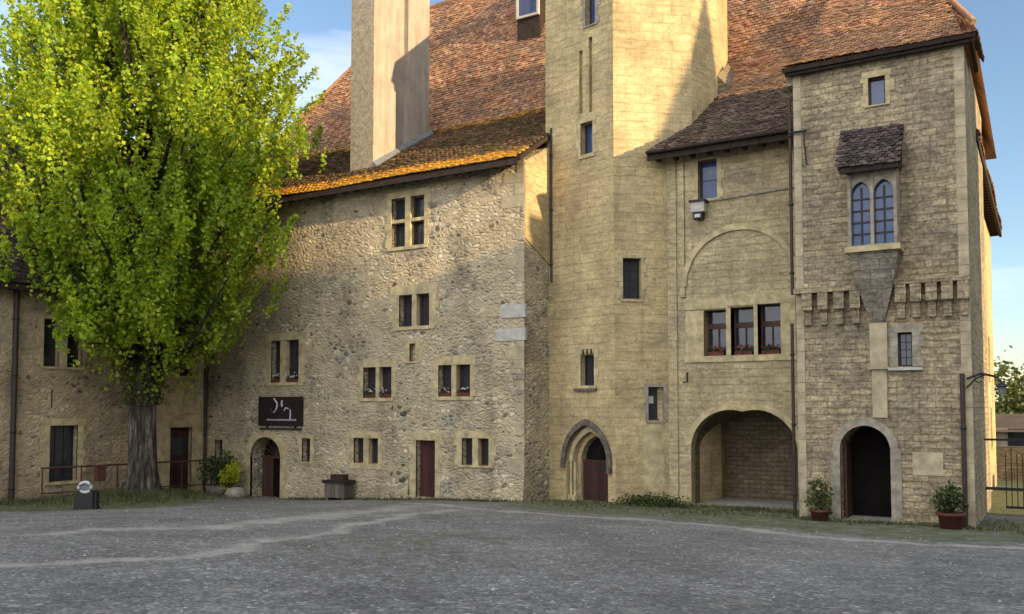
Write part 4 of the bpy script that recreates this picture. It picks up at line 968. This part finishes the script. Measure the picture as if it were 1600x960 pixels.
# ================================================================ SIGN
def build_sign():
    t = thing('hanging_sign', 'dark maroon signboard with pale handwritten letters above the arched doorway', 'sign', (-25.5, 24.9, -0.7))
    F = F_rub; m = MB(); m.bx(F, -26.68, -24.32, -0.70, 0.43, 0.05, 0.10); b = mesh_obj('board', m, M['sign'], t)
    m = MB(); m.bx(F, -26.6, -24.4, -0.85, -0.78, 0.02, 0.1); m.bx(F, -26.3, -26.2, -0.8, 0.3, 0.0, 0.05); m.bx(F, -24.8, -24.7, -0.8, 0.3, 0.0, 0.05); mesh_obj('batten', m, M['iron'], t)
    # strokes measured off the board, as fractions of its width and height
    S = lambda x, y: F(-26.68 + 2.36 * x, 0.43 - 1.13 * y, 0.115)
    def stroke(pts, r): m.tube([S(*p) for p in pts], r, 5)
    m = MB()
    stroke([(0.36, 0.06), (0.40, 0.14), (0.44, 0.22), (0.43, 0.38), (0.38, 0.54), (0.33, 0.52), (0.29, 0.42)], 0.030)
    stroke([(0.55, 0.12), (0.54, 0.22), (0.555, 0.34)], 0.035)
    stroke([(0.60, 0.48), (0.64, 0.38), (0.69, 0.40), (0.74, 0.46), (0.745, 0.60), (0.74, 0.80)], 0.034)
    mesh_obj('lettering', m, M['script'], b)
    m = MB(); x = 0.22
    while x < 0.87:      # the small line below is only legible as a row of tiny letters
        w = rnd.uniform(0.012, 0.026); h = rnd.uniform(0.02, 0.05)
        m.add([S(x, 0.80 + 0.02), S(x + w, 0.80 + 0.02), S(x + w, 0.80 - h), S(x, 0.80 - h)], [(0, 1, 2, 3)]); x += w + 0.012
    for i in (0.02,): m.tube([S(0.2, 0.79), S(0.88, 0.79)], 0.008, 4)
    mesh_obj('small_lettering', m, M['script'], b)
build_sign()

# ================================================================ TROUGH, POTS, LIGHT, RAILING, GATE
def plant_blob(name, c, r, n, size, mat, parent, squash=1.0):
    p = rng.normal(size=(n, 3)); p /= np.linalg.norm(p, axis=1)[:, None]; p *= (rng.uniform(0.2, 1, n) ** 0.5)[:, None] * np.array(r)
    k = rng.integers(0, 9, n); offs = rng.normal(size=(9, 3)) * np.array(r) * 0.35
    return leaf_mesh(name, p * 0.75 + offs[k] + np.array(c), 1, size, mat, parent, up=0.6)

def pot(label, x, y, h, fol, leafm, big=1.0, seed=0):
    z = float(ground_z(x, y)); t = thing('potted_plant', label, 'potted plant', (x, y, z), 'potted plants at the tower')
    m = MB(); m.lathe((x, y, z), [(0.0, 0.0), (0.24 * big, 0.0), (0.31 * big, h - 0.07), (0.35 * big, h - 0.07), (0.35 * big, h), (0.29 * big, h), (0.27 * big, h - 0.06), (0, h - 0.06)], 18); mesh_obj('pot', m, M['terracotta'], t)
    m = MB()
    for k in range(7):
        a = k * 0.9 + seed; m.tube([(x, y, z + h - 0.08), (x + 0.12 * math.cos(a), y + 0.12 * math.sin(a), z + h + 0.35 * fol[2]), (x + 0.8 * fol[0] * math.cos(a), y + 0.8 * fol[0] * math.sin(a), z + h + 1.1 * fol[2])], [0.016, 0.012, 0.006], 5)
    mesh_obj('stem', m, M['bark'], t)
    plant_blob('leaves', (x, y, z + h + fol[2] * 0.85), fol, 520, 0.10, leafm, t)
pot('terracotta pot with a leafy green shrub left of the tower doorway', -5.08, 24.05, 0.30, (0.30, 0.30, 0.40), M['leaf_shrub'], 0.75)
pot('reddish pot with a bushy grey green plant at the right tower corner', -1.98, 23.75, 0.40, (0.34, 0.34, 0.42), M['leaf_dark'], 0.95, 2)

def trough():
    z = float(ground_z(-22, 24.4)); t = thing('wooden_trough', 'weathered wooden chest with dark lid against the rubble wall', 'chest', (-22, 24.4, z))
    m = MB(); m.box(-22.5, -21.55, 24.2, 24.72, z + 0.1, z + 0.62); m.box(-22.45, -22.35, 24.22, 24.7, z, z + 0.1); m.box(-21.7, -21.6, 24.22, 24.7, z, z + 0.1); mesh_obj('chest_body', m, mat_planks('grey_planks', (0.12, 0.10, 0.075), 0.2), t)
    m = MB(); m.box(-22.58, -21.47, 24.15, 24.74, z + 0.62, z + 0.72); m.box(-22.3, -21.7, 24.3, 24.6, z + 0.72, z + 0.92); mesh_obj('lid', m, M['timber_dark'], t)
trough()

def ground_light():
    x, y = -24.66, 16.3; z = float(ground_z(x, y)); t = thing('ground_light', 'black box floodlight with pale round rim on the grass edge', 'lamp', (x, y, z))
    R_ = Matrix.Rotation(R(YAW), 3, 'Z')
    def P(a, b, c): v = R_ @ Vector((a, b, 0)); return Vector((x + v.x, y + v.y, z + c))
    def bxx(m, a0, a1, b0, b1, c0, c1): m.add([P(a0, b0, c0), P(a1, b0, c0), P(a1, b1, c0), P(a0, b1, c0), P(a0, b0, c1), P(a1, b0, c1), P(a1, b1, c1), P(a0, b1, c1)], [(3, 2, 1, 0), (4, 5, 6, 7), (0, 1, 5, 4), (1, 2, 6, 5), (2, 3, 7, 6), (3, 0, 4, 7)])
    m = MB(); bxx(m, -0.30, 0.30, -0.2, 0.25, 0, 0.05); bxx(m, -0.25, 0.25, -0.16, 0.2, 0.05, 0.52); bxx(m, -0.33, -0.25, -0.1, 0.1, 0, 0.5); bxx(m, 0.25, 0.33, -0.1, 0.1, 0, 0.5); mesh_obj('lamp_body', m, M['iron'], t)
    m = MB(); seg = 24; c = (0, -0.2, 0.68)
    m.tube([P(0.19 * math.cos(2 * math.pi * k / seg), -0.12, 0.66 + 0.15 * math.sin(2 * math.pi * k / seg)) for k in range(seg + 1)], 0.05, 8, False); mesh_obj('rim', m, M['white'], t)
    m = MB(); m.tube([P(0, -0.12, 0.66), P(0, 0.12, 0.6)], [0.17, 0.12], 16); mesh_obj('lens', m, M['glass'], t)
ground_light()

def railing():
    t = thing('iron_railing', 'low rusty iron railing in front of the left wing', 'railing', (-29.2, 20, -3.4))
    m = MB(); m.tube([(-29.2, 17.6, -2.05), (-29.2, 24.7, -2.12)], 0.032, 6); m.tube([(-29.2, 17.6, -2.9), (-29.2, 24.7, -3.1)], 0.022, 6); mesh_obj('rail', m, M['rust'], t)
    m = MB(); v = 17.65
    while v < 24.8:
        m.tube([(-29.2, v, float(ground_z(-29.2, v)) - 0.05), (-29.2, v, -2.06)], 0.03, 6); v += 1.42
    mesh_obj('post', m, M['rust'], t)
    t2 = thing('rusty_box', 'small rust brown cabinet fixed on the railing right of the barred window', 'cabinet', (-29.1, 19.75, -2.6))
    m = MB(); m.box(-29.18, -28.98, 19.55, 19.88, -2.62, -2.1); m.box(-29.2, -28.96, 19.52, 19.91, -2.1, -2.06); mesh_obj('cabinet_body', m, M['rust'], t2)
railing()

def gate():
    zb = -3.0; y = 29.0; t = thing('iron_gate', 'black iron bar gate closing the passage right of the tower', 'gate', (0, y, zb))
    m = MB(); x0, x1 = -1.66, 1.7; zt = -0.88
    for a in (x0, x1): m.box(a - 0.05, a + 0.05, y - 0.05, y + 0.05, zb - 0.3, zt + 0.03)
    m.box(x0, x1, y - 0.03, y + 0.03, zt - 0.06, zt); m.box(x0, x1, y - 0.03, y + 0.03, -2.35, -2.27); m.box(-1.0, x1, y - 0.03, y + 0.03, -2.86, -2.79); mesh_obj('gate_frame', m, M['iron'], t)
    m = MB(); x = -0.98
    while x < x1: m.tube([(x, y, -2.82), (x, y, -1.3 if int(x * 10) % 2 else -1.15)], 0.013, 5); x += 0.14
    mesh_obj('bar', m, M['iron'], t)
gate()

# flower boxes in windows
def flowerbox(label, F, t0, t1, z, mats, d=-0.08):
    p = F((t0 + t1) / 2, z, d); t = thing('flower_pot', label, 'flower pot', tuple(p), 'flower pots on the window sills')
    m = MB(); m.bx(F, t0, t1, z, z + 0.13, d - 0.07, d + 0.07); mesh_obj('pot', m, M['terracotta'], t)
    c = F((t0 + t1) / 2, z + 0.2, d + 0.02)
    plant_blob('leaves', c, ((t1 - t0) * 0.5, 0.09, 0.12), 140, 0.07, M['leaf_dark'], t)
    q = rng.normal(size=(16, 3)) * np.array([(t1 - t0) * 0.22, 0.04, 0.05]) + np.array(c) + np.array([0, -0.06, 0.05])
    leaf_mesh('blossom', q, 1, 0.075, mats, t, aspect=1.0)
flowerbox('pot of pale flowers in the left light of the window above the sign', F_rub, -26.05, -25.66, 1.0, M['petal'])
flowerbox('pot of pale flowers in the right light of the window above the sign', F_rub, -25.28, -24.68, 1.0, M['petal'])
flowerbox('pot of white flowers in the left light of the middle window left of centre', F_rub, -21.35, -20.84, 0.37, M['petal'])
flowerbox('pot of white flowers in the right light of the middle window left of centre', F_rub, -20.6, -20.1, 0.37, M['petal'])
flowerbox('pot of white flowers in the left light of the window right of the niche', F_rub, -17.96, -17.5, 0.4, M['petal'])
flowerbox('pot of white flowers in the right light of the window right of the niche', F_rub, -17.2, -16.7, 0.4, M['petal'])
flowerbox('pot of red flowers in the left light of the triple window', F_cur, -9.2, -8.7, 1.66, M['petal_red'], -0.15)
flowerbox('pot of red flowers in the middle light of the triple window', F_cur, -8.35, -7.8, 1.66, M['petal_red'], -0.15)
flowerbox('pot of red flowers in the right light of the triple window', F_cur, -7.5, -6.95, 1.66, M['petal_red'], -0.15)

# ================================================================ PLANTS BY THE ARCHED DOORWAY
def shrubs():
    x, y = -28.0, 24.1; z = float(ground_z(x, y)); t = thing('shrub', 'dark bushy shrub in a stone tub left of the arched doorway', 'shrub', (x, y, z))
    m = MB(); m.lathe((x, y, z - 0.02), [(0.0, 0), (0.42, 0), (0.5, 0.42), (0.42, 0.42), (0.4, 0.36), (0, 0.36)], 16); mesh_obj('tub', m, M['dressed_dark'], t)
    m = MB()
    for k in range(9): a = k * 0.7; m.tube([(x, y, z + 0.3), (x + 0.25 * math.cos(a), y + 0.2 * math.sin(a), z + 0.9), (x + 0.5 * math.cos(a), y + 0.35 * math.sin(a), z + 1.5)], [0.02, 0.014, 0.006], 5)
    mesh_obj('stem', m, M['bark'], t)
    plant_blob('foliage', (x, y, z + 1.0), (0.75, 0.45, 0.7), 1800, 0.11, M['leaf_dark'], t)
    x, y = -27.35, 24.15; z = float(ground_z(x, y)); t = thing('yellow_shrub', 'bright yellow green bush beside the arched doorway', 'shrub', (x, y, z))
    m = MB()
    for k in range(6): a = k * 1.05; m.tube([(x, y, z), (x + 0.15 * math.cos(a), y + 0.15 * math.sin(a), z + 0.9)], [0.018, 0.008], 5)
    mesh_obj('stem', m, M['bark'], t)
    plant_blob('foliage', (x, y, z + 0.95), (0.4, 0.32, 0.42), 1100, 0.10, M['leaf_yellow'], t)
    x, y = -26.9, 24.0; z = float(ground_z(x, y)); t = thing('stone_block', 'low grey rounded stone beside the arched doorway', 'stone', (x, y, z))
    m = MB(); m.lathe((x, y, z - 0.03), [(0, 0), (0.4, 0), (0.42, 0.2), (0.32, 0.38), (0.12, 0.43), (0, 0.43)], 12); mesh_obj('stone', m, M['dressed_grey'], t)
shrubs()
def low_plants():
    x, y = -10.35, 25.75; z = float(ground_z(x, y)); t = thing('low_plants', 'low dark spreading plants at the foot of the wall between pointed door and cellar arch', 'plants', (x, y, z))
    m = MB()
    for k in range(12): a = k * 0.55; m.tube([(x + (k - 5.5) * 0.14, y, z), (x + (k - 5.5) * 0.16, y + 0.1 * math.sin(a), z + 0.3)], [0.014, 0.005], 5)
    mesh_obj('stem', m, M['bark'], t)
    n = 1800; P = np.stack([x + rng.normal(size=n) * 0.5, y + rng.normal(size=n) * 0.2, z + 0.04 + np.abs(rng.normal(size=n)) * 0.13], 1)
    leaf_mesh('foliage', P, 1, 0.08, M['leaf_dark'], t)
low_plants()

# ================================================================ BIG TREE
def big_tree():
    bx, by = -28.3, 20.85; bz = float(ground_z(bx, by)) - 0.1
    T = thing('broadleaf_tree', 'big bright green tree with pale flaking trunk, tallest plant in the court', 'tree', (bx, by, bz))
    m = MB(); 
    pts = [(bx, by, bz - 0.3), (bx, by, bz + 0.15), (bx - 0.03, by, bz + 1.0), (bx - 0.05, by + 0.02, bz + 2.6), (bx - 0.05, by, bz + 4.4), (bx, by, bz + 7.5), (bx + 0.1, by, bz + 12), (bx + 0.1, by, bz + 18)]
    seg = 22; rs = [0.66, 0.54, 0.47, 0.45, 0.45, 0.36, 0.22, 0.05]
    zs = [p[2] for p in pts]; vs = []; n = 60
    for i in range(n + 1):
        z = zs[0] + (zs[-1] - zs[0]) * (i / n) ** 1.6
        r = np.interp(z, zs, rs); px = np.interp(z, zs, [p[0] for p in pts]); py = np.interp(z, zs, [p[1] for p in pts])
        for k in range(seg):
            a = 2 * math.pi * k / seg
            rr = r * (1 + 0.09 * math.sin(3 * a + z * 0.3) + 0.06 * math.sin(7 * a - z * 0.5) + (0.25 * math.exp(-(z - zs[1]) * 2) * math.sin(5 * a) ** 2 if z > zs[1] - 0.3 else 0.2) * 0.8)
            vs.append((px + rr * math.cos(a), py + rr * math.sin(a), z))
    fs = [(i * seg + k, i * seg + (k + 1) % seg, (i + 1) * seg + (k + 1) % seg, (i + 1) * seg + k) for i in range(n) for k in range(seg)]
    m.add(vs, fs, True); mesh_obj('trunk', m, M['bark'], T)
    zc = [1.6, 2.4, 3.4, 5, 7, 9, 11, 13, 16, 19, 22]; rc = [1.2, 2.7, 3.9, 4.8, 5.45, 5.6, 5.4, 5.1, 4.1, 2.8, 0.6]
    limbs = MB(); C = []; 
    nb = 0
    r2 = random.Random(5)
    for k in range(190):
        z0 = 1.2 + 14.5 * (k / 190) ** 0.9; a = k * 2.39996 + r2.uniform(-0.3, 0.3)
        zt = min(z0 + r2.uniform(1.5, 5.0), 21.0)
        rt = np.interp(zt, zc, rc) * r2.uniform(0.72, 1.03)
        dx, dy = math.cos(a), math.sin(a)
        p0 = Vector((bx, by, z0)); p3 = Vector((bx + dx * rt, by + dy * rt, zt)); p1 = p0.lerp(p3, 0.35) + Vector((dx, dy, 0)) * rt * 0.15 - Vector((0, 0, 0.3)); p2 = p0.lerp(p3, 0.7) + Vector((dx, dy, 0)) * rt * 0.08
        def ok(p): return not (p[0] < -29.4 and p[2] < 4.2 + 1.35 * (-29.3 - p[0]) + 0.3) and not (p[1] > 24.3 and p[2] < 8.4)
        if not ok(p3) or not ok(p2):
            continue
        limbs.tube([p0, p1, p2, p3], [0.13, 0.08, 0.045, 0.015], 5, False)
        for s in range(14):
            f = r2.uniform(0.38, 1.05); q = p0 * (1 - f) ** 2 + (p1 * 0.5 + p2 * 0.5) * 2 * f * (1 - f) + p3 * f * f if f <= 1 else p3 + Vector((dx, dy, 1)) * 0.4
            q = q + Vector((r2.gauss(0, 0.5), r2.gauss(0, 0.5), r2.gauss(0.2, 0.5)))
            C.append((tuple(q), r2.uniform(0.6, 1.25)))
    for k in range(46):
        a = r2.uniform(-2.6, 1.3); z0 = r2.uniform(0.8, 3.0); zt = r2.uniform(2.0, 6.2); rt = np.interp(zt, [1.5, 3, 5, 7], [2.2, 4.2, 5.3, 5.9]) * r2.uniform(0.35, 1.0)
        p0 = Vector((bx, by, z0)); p3 = Vector((bx + math.cos(a) * rt, by + math.sin(a) * rt, zt))
        if p3.x < -29.2: continue
        limbs.tube([p0, p0.lerp(p3, 0.5) - Vector((0, 0, 0.25)), p3], [0.08, 0.04, 0.012], 5, False)
        for s in range(9):
            q = p0.lerp(p3, r2.uniform(0.45, 1.08)) + Vector((r2.gauss(0, 0.45), r2.gauss(0, 0.45), r2.gauss(0.1, 0.45))); C.append((tuple(q), r2.uniform(0.6, 1.1)))
    mesh_obj('limb', limbs, M['bark'], T)
    P = []
    for (q, s) in C:
        dens = r2.random()
        if dens < 0.22: continue
        n_ = int(185 * s * dens)
        # leaves sit on upswept sprays: long, narrow, tilted outward
        tl = rng.normal(size=3) * 0.22 + np.array([(q[0] - bx) * 0.06, (q[1] - by) * 0.06, 1.0]); tl /= np.linalg.norm(tl)
        hl = 0.85 * s
        t_ = rng.uniform(-hl, hl, n_); rad = rng.normal(size=(n_, 3)) * 0.15 * s
        P.append(np.array(q) + t_[:, None] * tl + rad * (1.15 - 0.75 * (t_ + hl) / (2 * hl))[:, None])
    P = np.concatenate(P)
    low = P[:, 2] < 2.2
    P = P[~low | (rng.uniform(0, 1, len(P)) < 0.35)]
    bad = ((P[:, 0] < -29.3) & (P[:, 2] < 4.3 + 1.35 * (-29.3 - P[:, 0]) + 0.15)) | ((P[:, 1] > 24.2) & (P[:, 2] < 8.6)) | ((P[:, 1] > 24.2) & (P[:, 2] < 8.6 + 0.6 * (P[:, 1] - 24.2)))
    P = P[~bad]
    leaf_mesh('crown', P, 1, 0.145, M['leaf'], T, aspect=0.85)
    # twiggy leaf growth low on the trunk
    a = rng.uniform(0, 2 * math.pi, 2600); z = rng.uniform(0.2, 3.4, 2600); r = 0.5 + rng.exponential(0.22, 2600) * (0.35 + 0.3 * z)
    leaf_mesh('trunk_shoot', np.stack([bx + r * np.cos(a), by + r * np.sin(a), z - 0.1], 1), 1, 0.13, M['leaf_shrub'], T)
    print('LEAVES', len(P))
big_tree()

# ================================================================ GRASS AND WEEDS
def tufts():
    P = []
    def strip(x0, y0, x1, y1, n, w):
        f = rng.uniform(0, 1, n); P.append(np.stack([x0 + (x1 - x0) * f + rng.normal(size=n) * w, y0 + (y1 - y0) * f - np.abs(rng.normal(size=n)) * w], 1))
    strip(-25, 24.85, -14.6, 24.85, 1500, 0.18); strip(-12.1, 26.3, -5.8, 27.0, 1600, 0.5); strip(-5.7, 24.5, -1.5, 24.5, 700, 0.25)
    n = 5200; P.append(np.stack([-27.7 + rng.normal(size=n) * 0.85, 20.3 + rng.normal(size=n) * 1.9], 1))
    n = 1600; P.append(np.stack([-28.9 + rng.normal(size=n) * 0.3, rng.uniform(14, 24.5, n)], 1))
    n = 2600; P.append(np.stack([rng.uniform(-14, 1, n), 25.2 + rng.normal(size=n) * 0.9], 1))
    P = np.concatenate(P)
    P = P[~((P[:, 0] > -5.8) & (P[:, 0] < -1.45) & (P[:, 1] > 24.5)) & ~((P[:, 0] > -12) & (P[:, 1] > 27.3) & (P[:, 0] < -1.4))]
    n = len(P); z = ground_z(P[:, 0], P[:, 1])
    h = rng.uniform(0.04, 0.13, n) * np.where(P[:, 0] < -25.5, 1.5, 1.0); a = rng.uniform(0, math.pi, n); w = rng.uniform(0.012, 0.03, n)
    lean = rng.normal(size=(n, 2)) * 0.07
    b0 = np.stack([P[:, 0] - np.cos(a) * w, P[:, 1] - np.sin(a) * w, z - 0.01], 1); b1 = np.stack([P[:, 0] + np.cos(a) * w, P[:, 1] + np.sin(a) * w, z - 0.01], 1)
    tp = np.stack([P[:, 0] + lean[:, 0], P[:, 1] + lean[:, 1], z + h], 1)
    co = np.stack([b0, b1, tp], 1).reshape(-1, 3)
    me = bpy.data.meshes.new('grass'); me.from_pydata(co.tolist(), [], np.arange(3 * n).reshape(-1, 3).tolist()); me.update(); me.materials.append(M['grass'])
    o = bpy.data.objects.new('grass', me); COL.objects.link(o); tag(o, 'tufts of grass and weeds along the walls and round the tree', 'grass', kind='stuff')
tufts()

def pebbles():
    n = 500; m = MB(); f = rng.uniform(0, 1, n) ** 0.7
    for i in range(n):
        v = 5 + 17 * f[i]; u = rng.uniform(-26, 1) ; z = float(ground_z(u, v)); r_ = rng.uniform(0.012, 0.035); a = rng.uniform(0, 6.28)
        p = [(u + r_ * math.cos(a + k * 1.57) * (1.3 if k % 2 else 0.9), v + r_ * math.sin(a + k * 1.57), z + 0.002) for k in range(4)] + [(u, v, z + r_ * 0.9 + 0.005)]
        m.add(p, [(0, 1, 4), (1, 2, 4), (2, 3, 4), (3, 0, 4)])
    o = mesh_obj('pebbles', m, mat_plain('pebble', (0.24, 0.23, 0.21), 0.9, 0.2, 0.5, 2, 0)); tag(o, 'loose pale pebbles scattered over the gravel', 'pebbles', kind='stuff')
pebbles()

# ================================================================ BEYOND THE GATE
def backdrop():
    # low stone wall, a car, a red-roofed house, trees and a wooded rise
    t = thing('garden_wall', 'low dark brick wall beyond the gate', 'wall', (4, 47, -3.5))
    m = MB(); m.box(-3, 14, 50, 50.5, -4.5, -1.9); mesh_obj('wall', m, M['dark_brick'], t)
    t = thing('village_house', 'low house with dull brown roof beyond the gate', 'house', (4, 66, -4))
    m = MB(); m.box(-3.5, 16, 64, 72, -5, -1.3); mesh_obj('wall', m, M['render'], t)
    m = MB(); m.add([(-4, 63.4, -1.5), (16.5, 63.4, -1.5), (16.5, 68, -0.4), (-4, 68, -0.4), (-4, 72.6, -1.5), (16.5, 72.6, -1.5)], [(0, 1, 2, 3), (3, 2, 5, 4), (0, 3, 4), (1, 5, 2)]); mesh_obj('roof', m, M['tile_foot'], t)
    m = MB()
    for x in (-2, 1, 4): m.box(x, x + 0.9, 63.95, 64.0, -2.6, -1.3)
    mesh_obj('window', m, M['glass'], t)
    def tree(x, y, z, h, r, label, mat, n=5000):
        t = thing('background_tree', label, 'tree', (x, y, z), 'trees beyond the gate')
        m = MB(); m.tube([(x, y, z - 0.5), (x, y, z + h * 0.5), (x, y, z + h * 0.9)], [0.3, 0.2, 0.05], 7); mesh_obj('trunk', m, M['bark'], t)
        k = rng.normal(size=(26, 3)) * np.array([r * 0.45, r * 0.45, h * 0.18]) + np.array([x, y, z + h * 0.6])
        P = k[rng.integers(0, 26, n)] + rng.normal(size=(n, 3)) * r * 0.17
        leaf_mesh('crown', P, 1, 0.4, mat, t)
    tree(-1.5, 84, -4.5, 7.6, 4.6, 'rounded olive green tree behind the house', M['leaf_shrub'])
    tree(4.0, 90, -4.5, 6.6, 4.0, 'brighter green tree right of the olive green one', M['leaf'])
    tree(10, 95, -4.5, 8.2, 5.0, 'dark tree at the right edge of the village', M['leaf_dark'])
    xs = np.linspace(-300, 400, 60); m = MB(); vs = []; 
    for x in xs:
        hgt = 3.0 + 2.0 * math.sin(x * 0.021) + 1.2 * math.sin(x * 0.07)
        vs += [(x, 300, -8), (x, 330, hgt), (x, 420, hgt + 1.0), (x, 520, -8)]
    fs = [(i * 4 + j, (i + 1) * 4 + j, (i + 1) * 4 + j + 1, i * 4 + j + 1) for i in range(59) for j in range(3)]
    m.add(vs, fs, True); o = mesh_obj('hills', m, mat_plain('wooded_hill', (0.05, 0.075, 0.03), 0.95, 0.1, 0.45, 0.12, 0.3)); o['kind'] = 'structure'
backdrop()

def car():
    t = thing('parked_car', 'silver grey parked car half hidden behind the gate bars', 'car', (1.2, 42, -3.4))
    z = -3.45; y0 = 41.2; body = MB()
    side = [(-0.55, 0.35), (-0.5, 0.75), (0.3, 0.85), (0.95, 1.38), (2.3, 1.42), (3.1, 0.95), (3.5, 0.85), (3.55, 0.35)]
    Fc = lambda t_, z_, d: Vector((t_ - 0.1, y0 - d, z + z_)); body.prism(side, Fc, -1.7, 0)
    b = mesh_obj('body', body, mat_plain('silver_paint', (0.42, 0.43, 0.45), 0.3, 0.5, 0.05, 3, 0), t)
    g = MB(); g.prism([(0.5, 0.9), (1.0, 1.3), (1.55, 1.33), (1.55, 0.9)], Fc, -0.1, 0.01); g.prism([(1.65, 0.9), (1.65, 1.33), (2.25, 1.34), (2.8, 0.95)], Fc, -0.1, 0.01); mesh_obj('window', g, M['glass'], b)
    for cx in (0.25, 2.75):
        for yy in (y0 - 0.03, y0 + 1.55):
            w = MB(); w.tube([(cx - 0.1, yy, z + 0.33), (cx - 0.1, yy + 0.2, z + 0.33)], 0.33, 18); wo = mesh_obj('wheel', w, M['iron'], t)
            w = MB(); w.tube([(cx - 0.1, yy - 0.012, z + 0.33), (cx - 0.1, yy + 0.03, z + 0.33)], 0.19, 14); mesh_obj('rim', w, M['lead'], wo)
    w = MB(); w.box(-0.63, -0.58, y0 + 0.15, y0 + 0.45, z + 0.6, z + 0.74); mesh_obj('headlight', w, M['white'], t)
car()
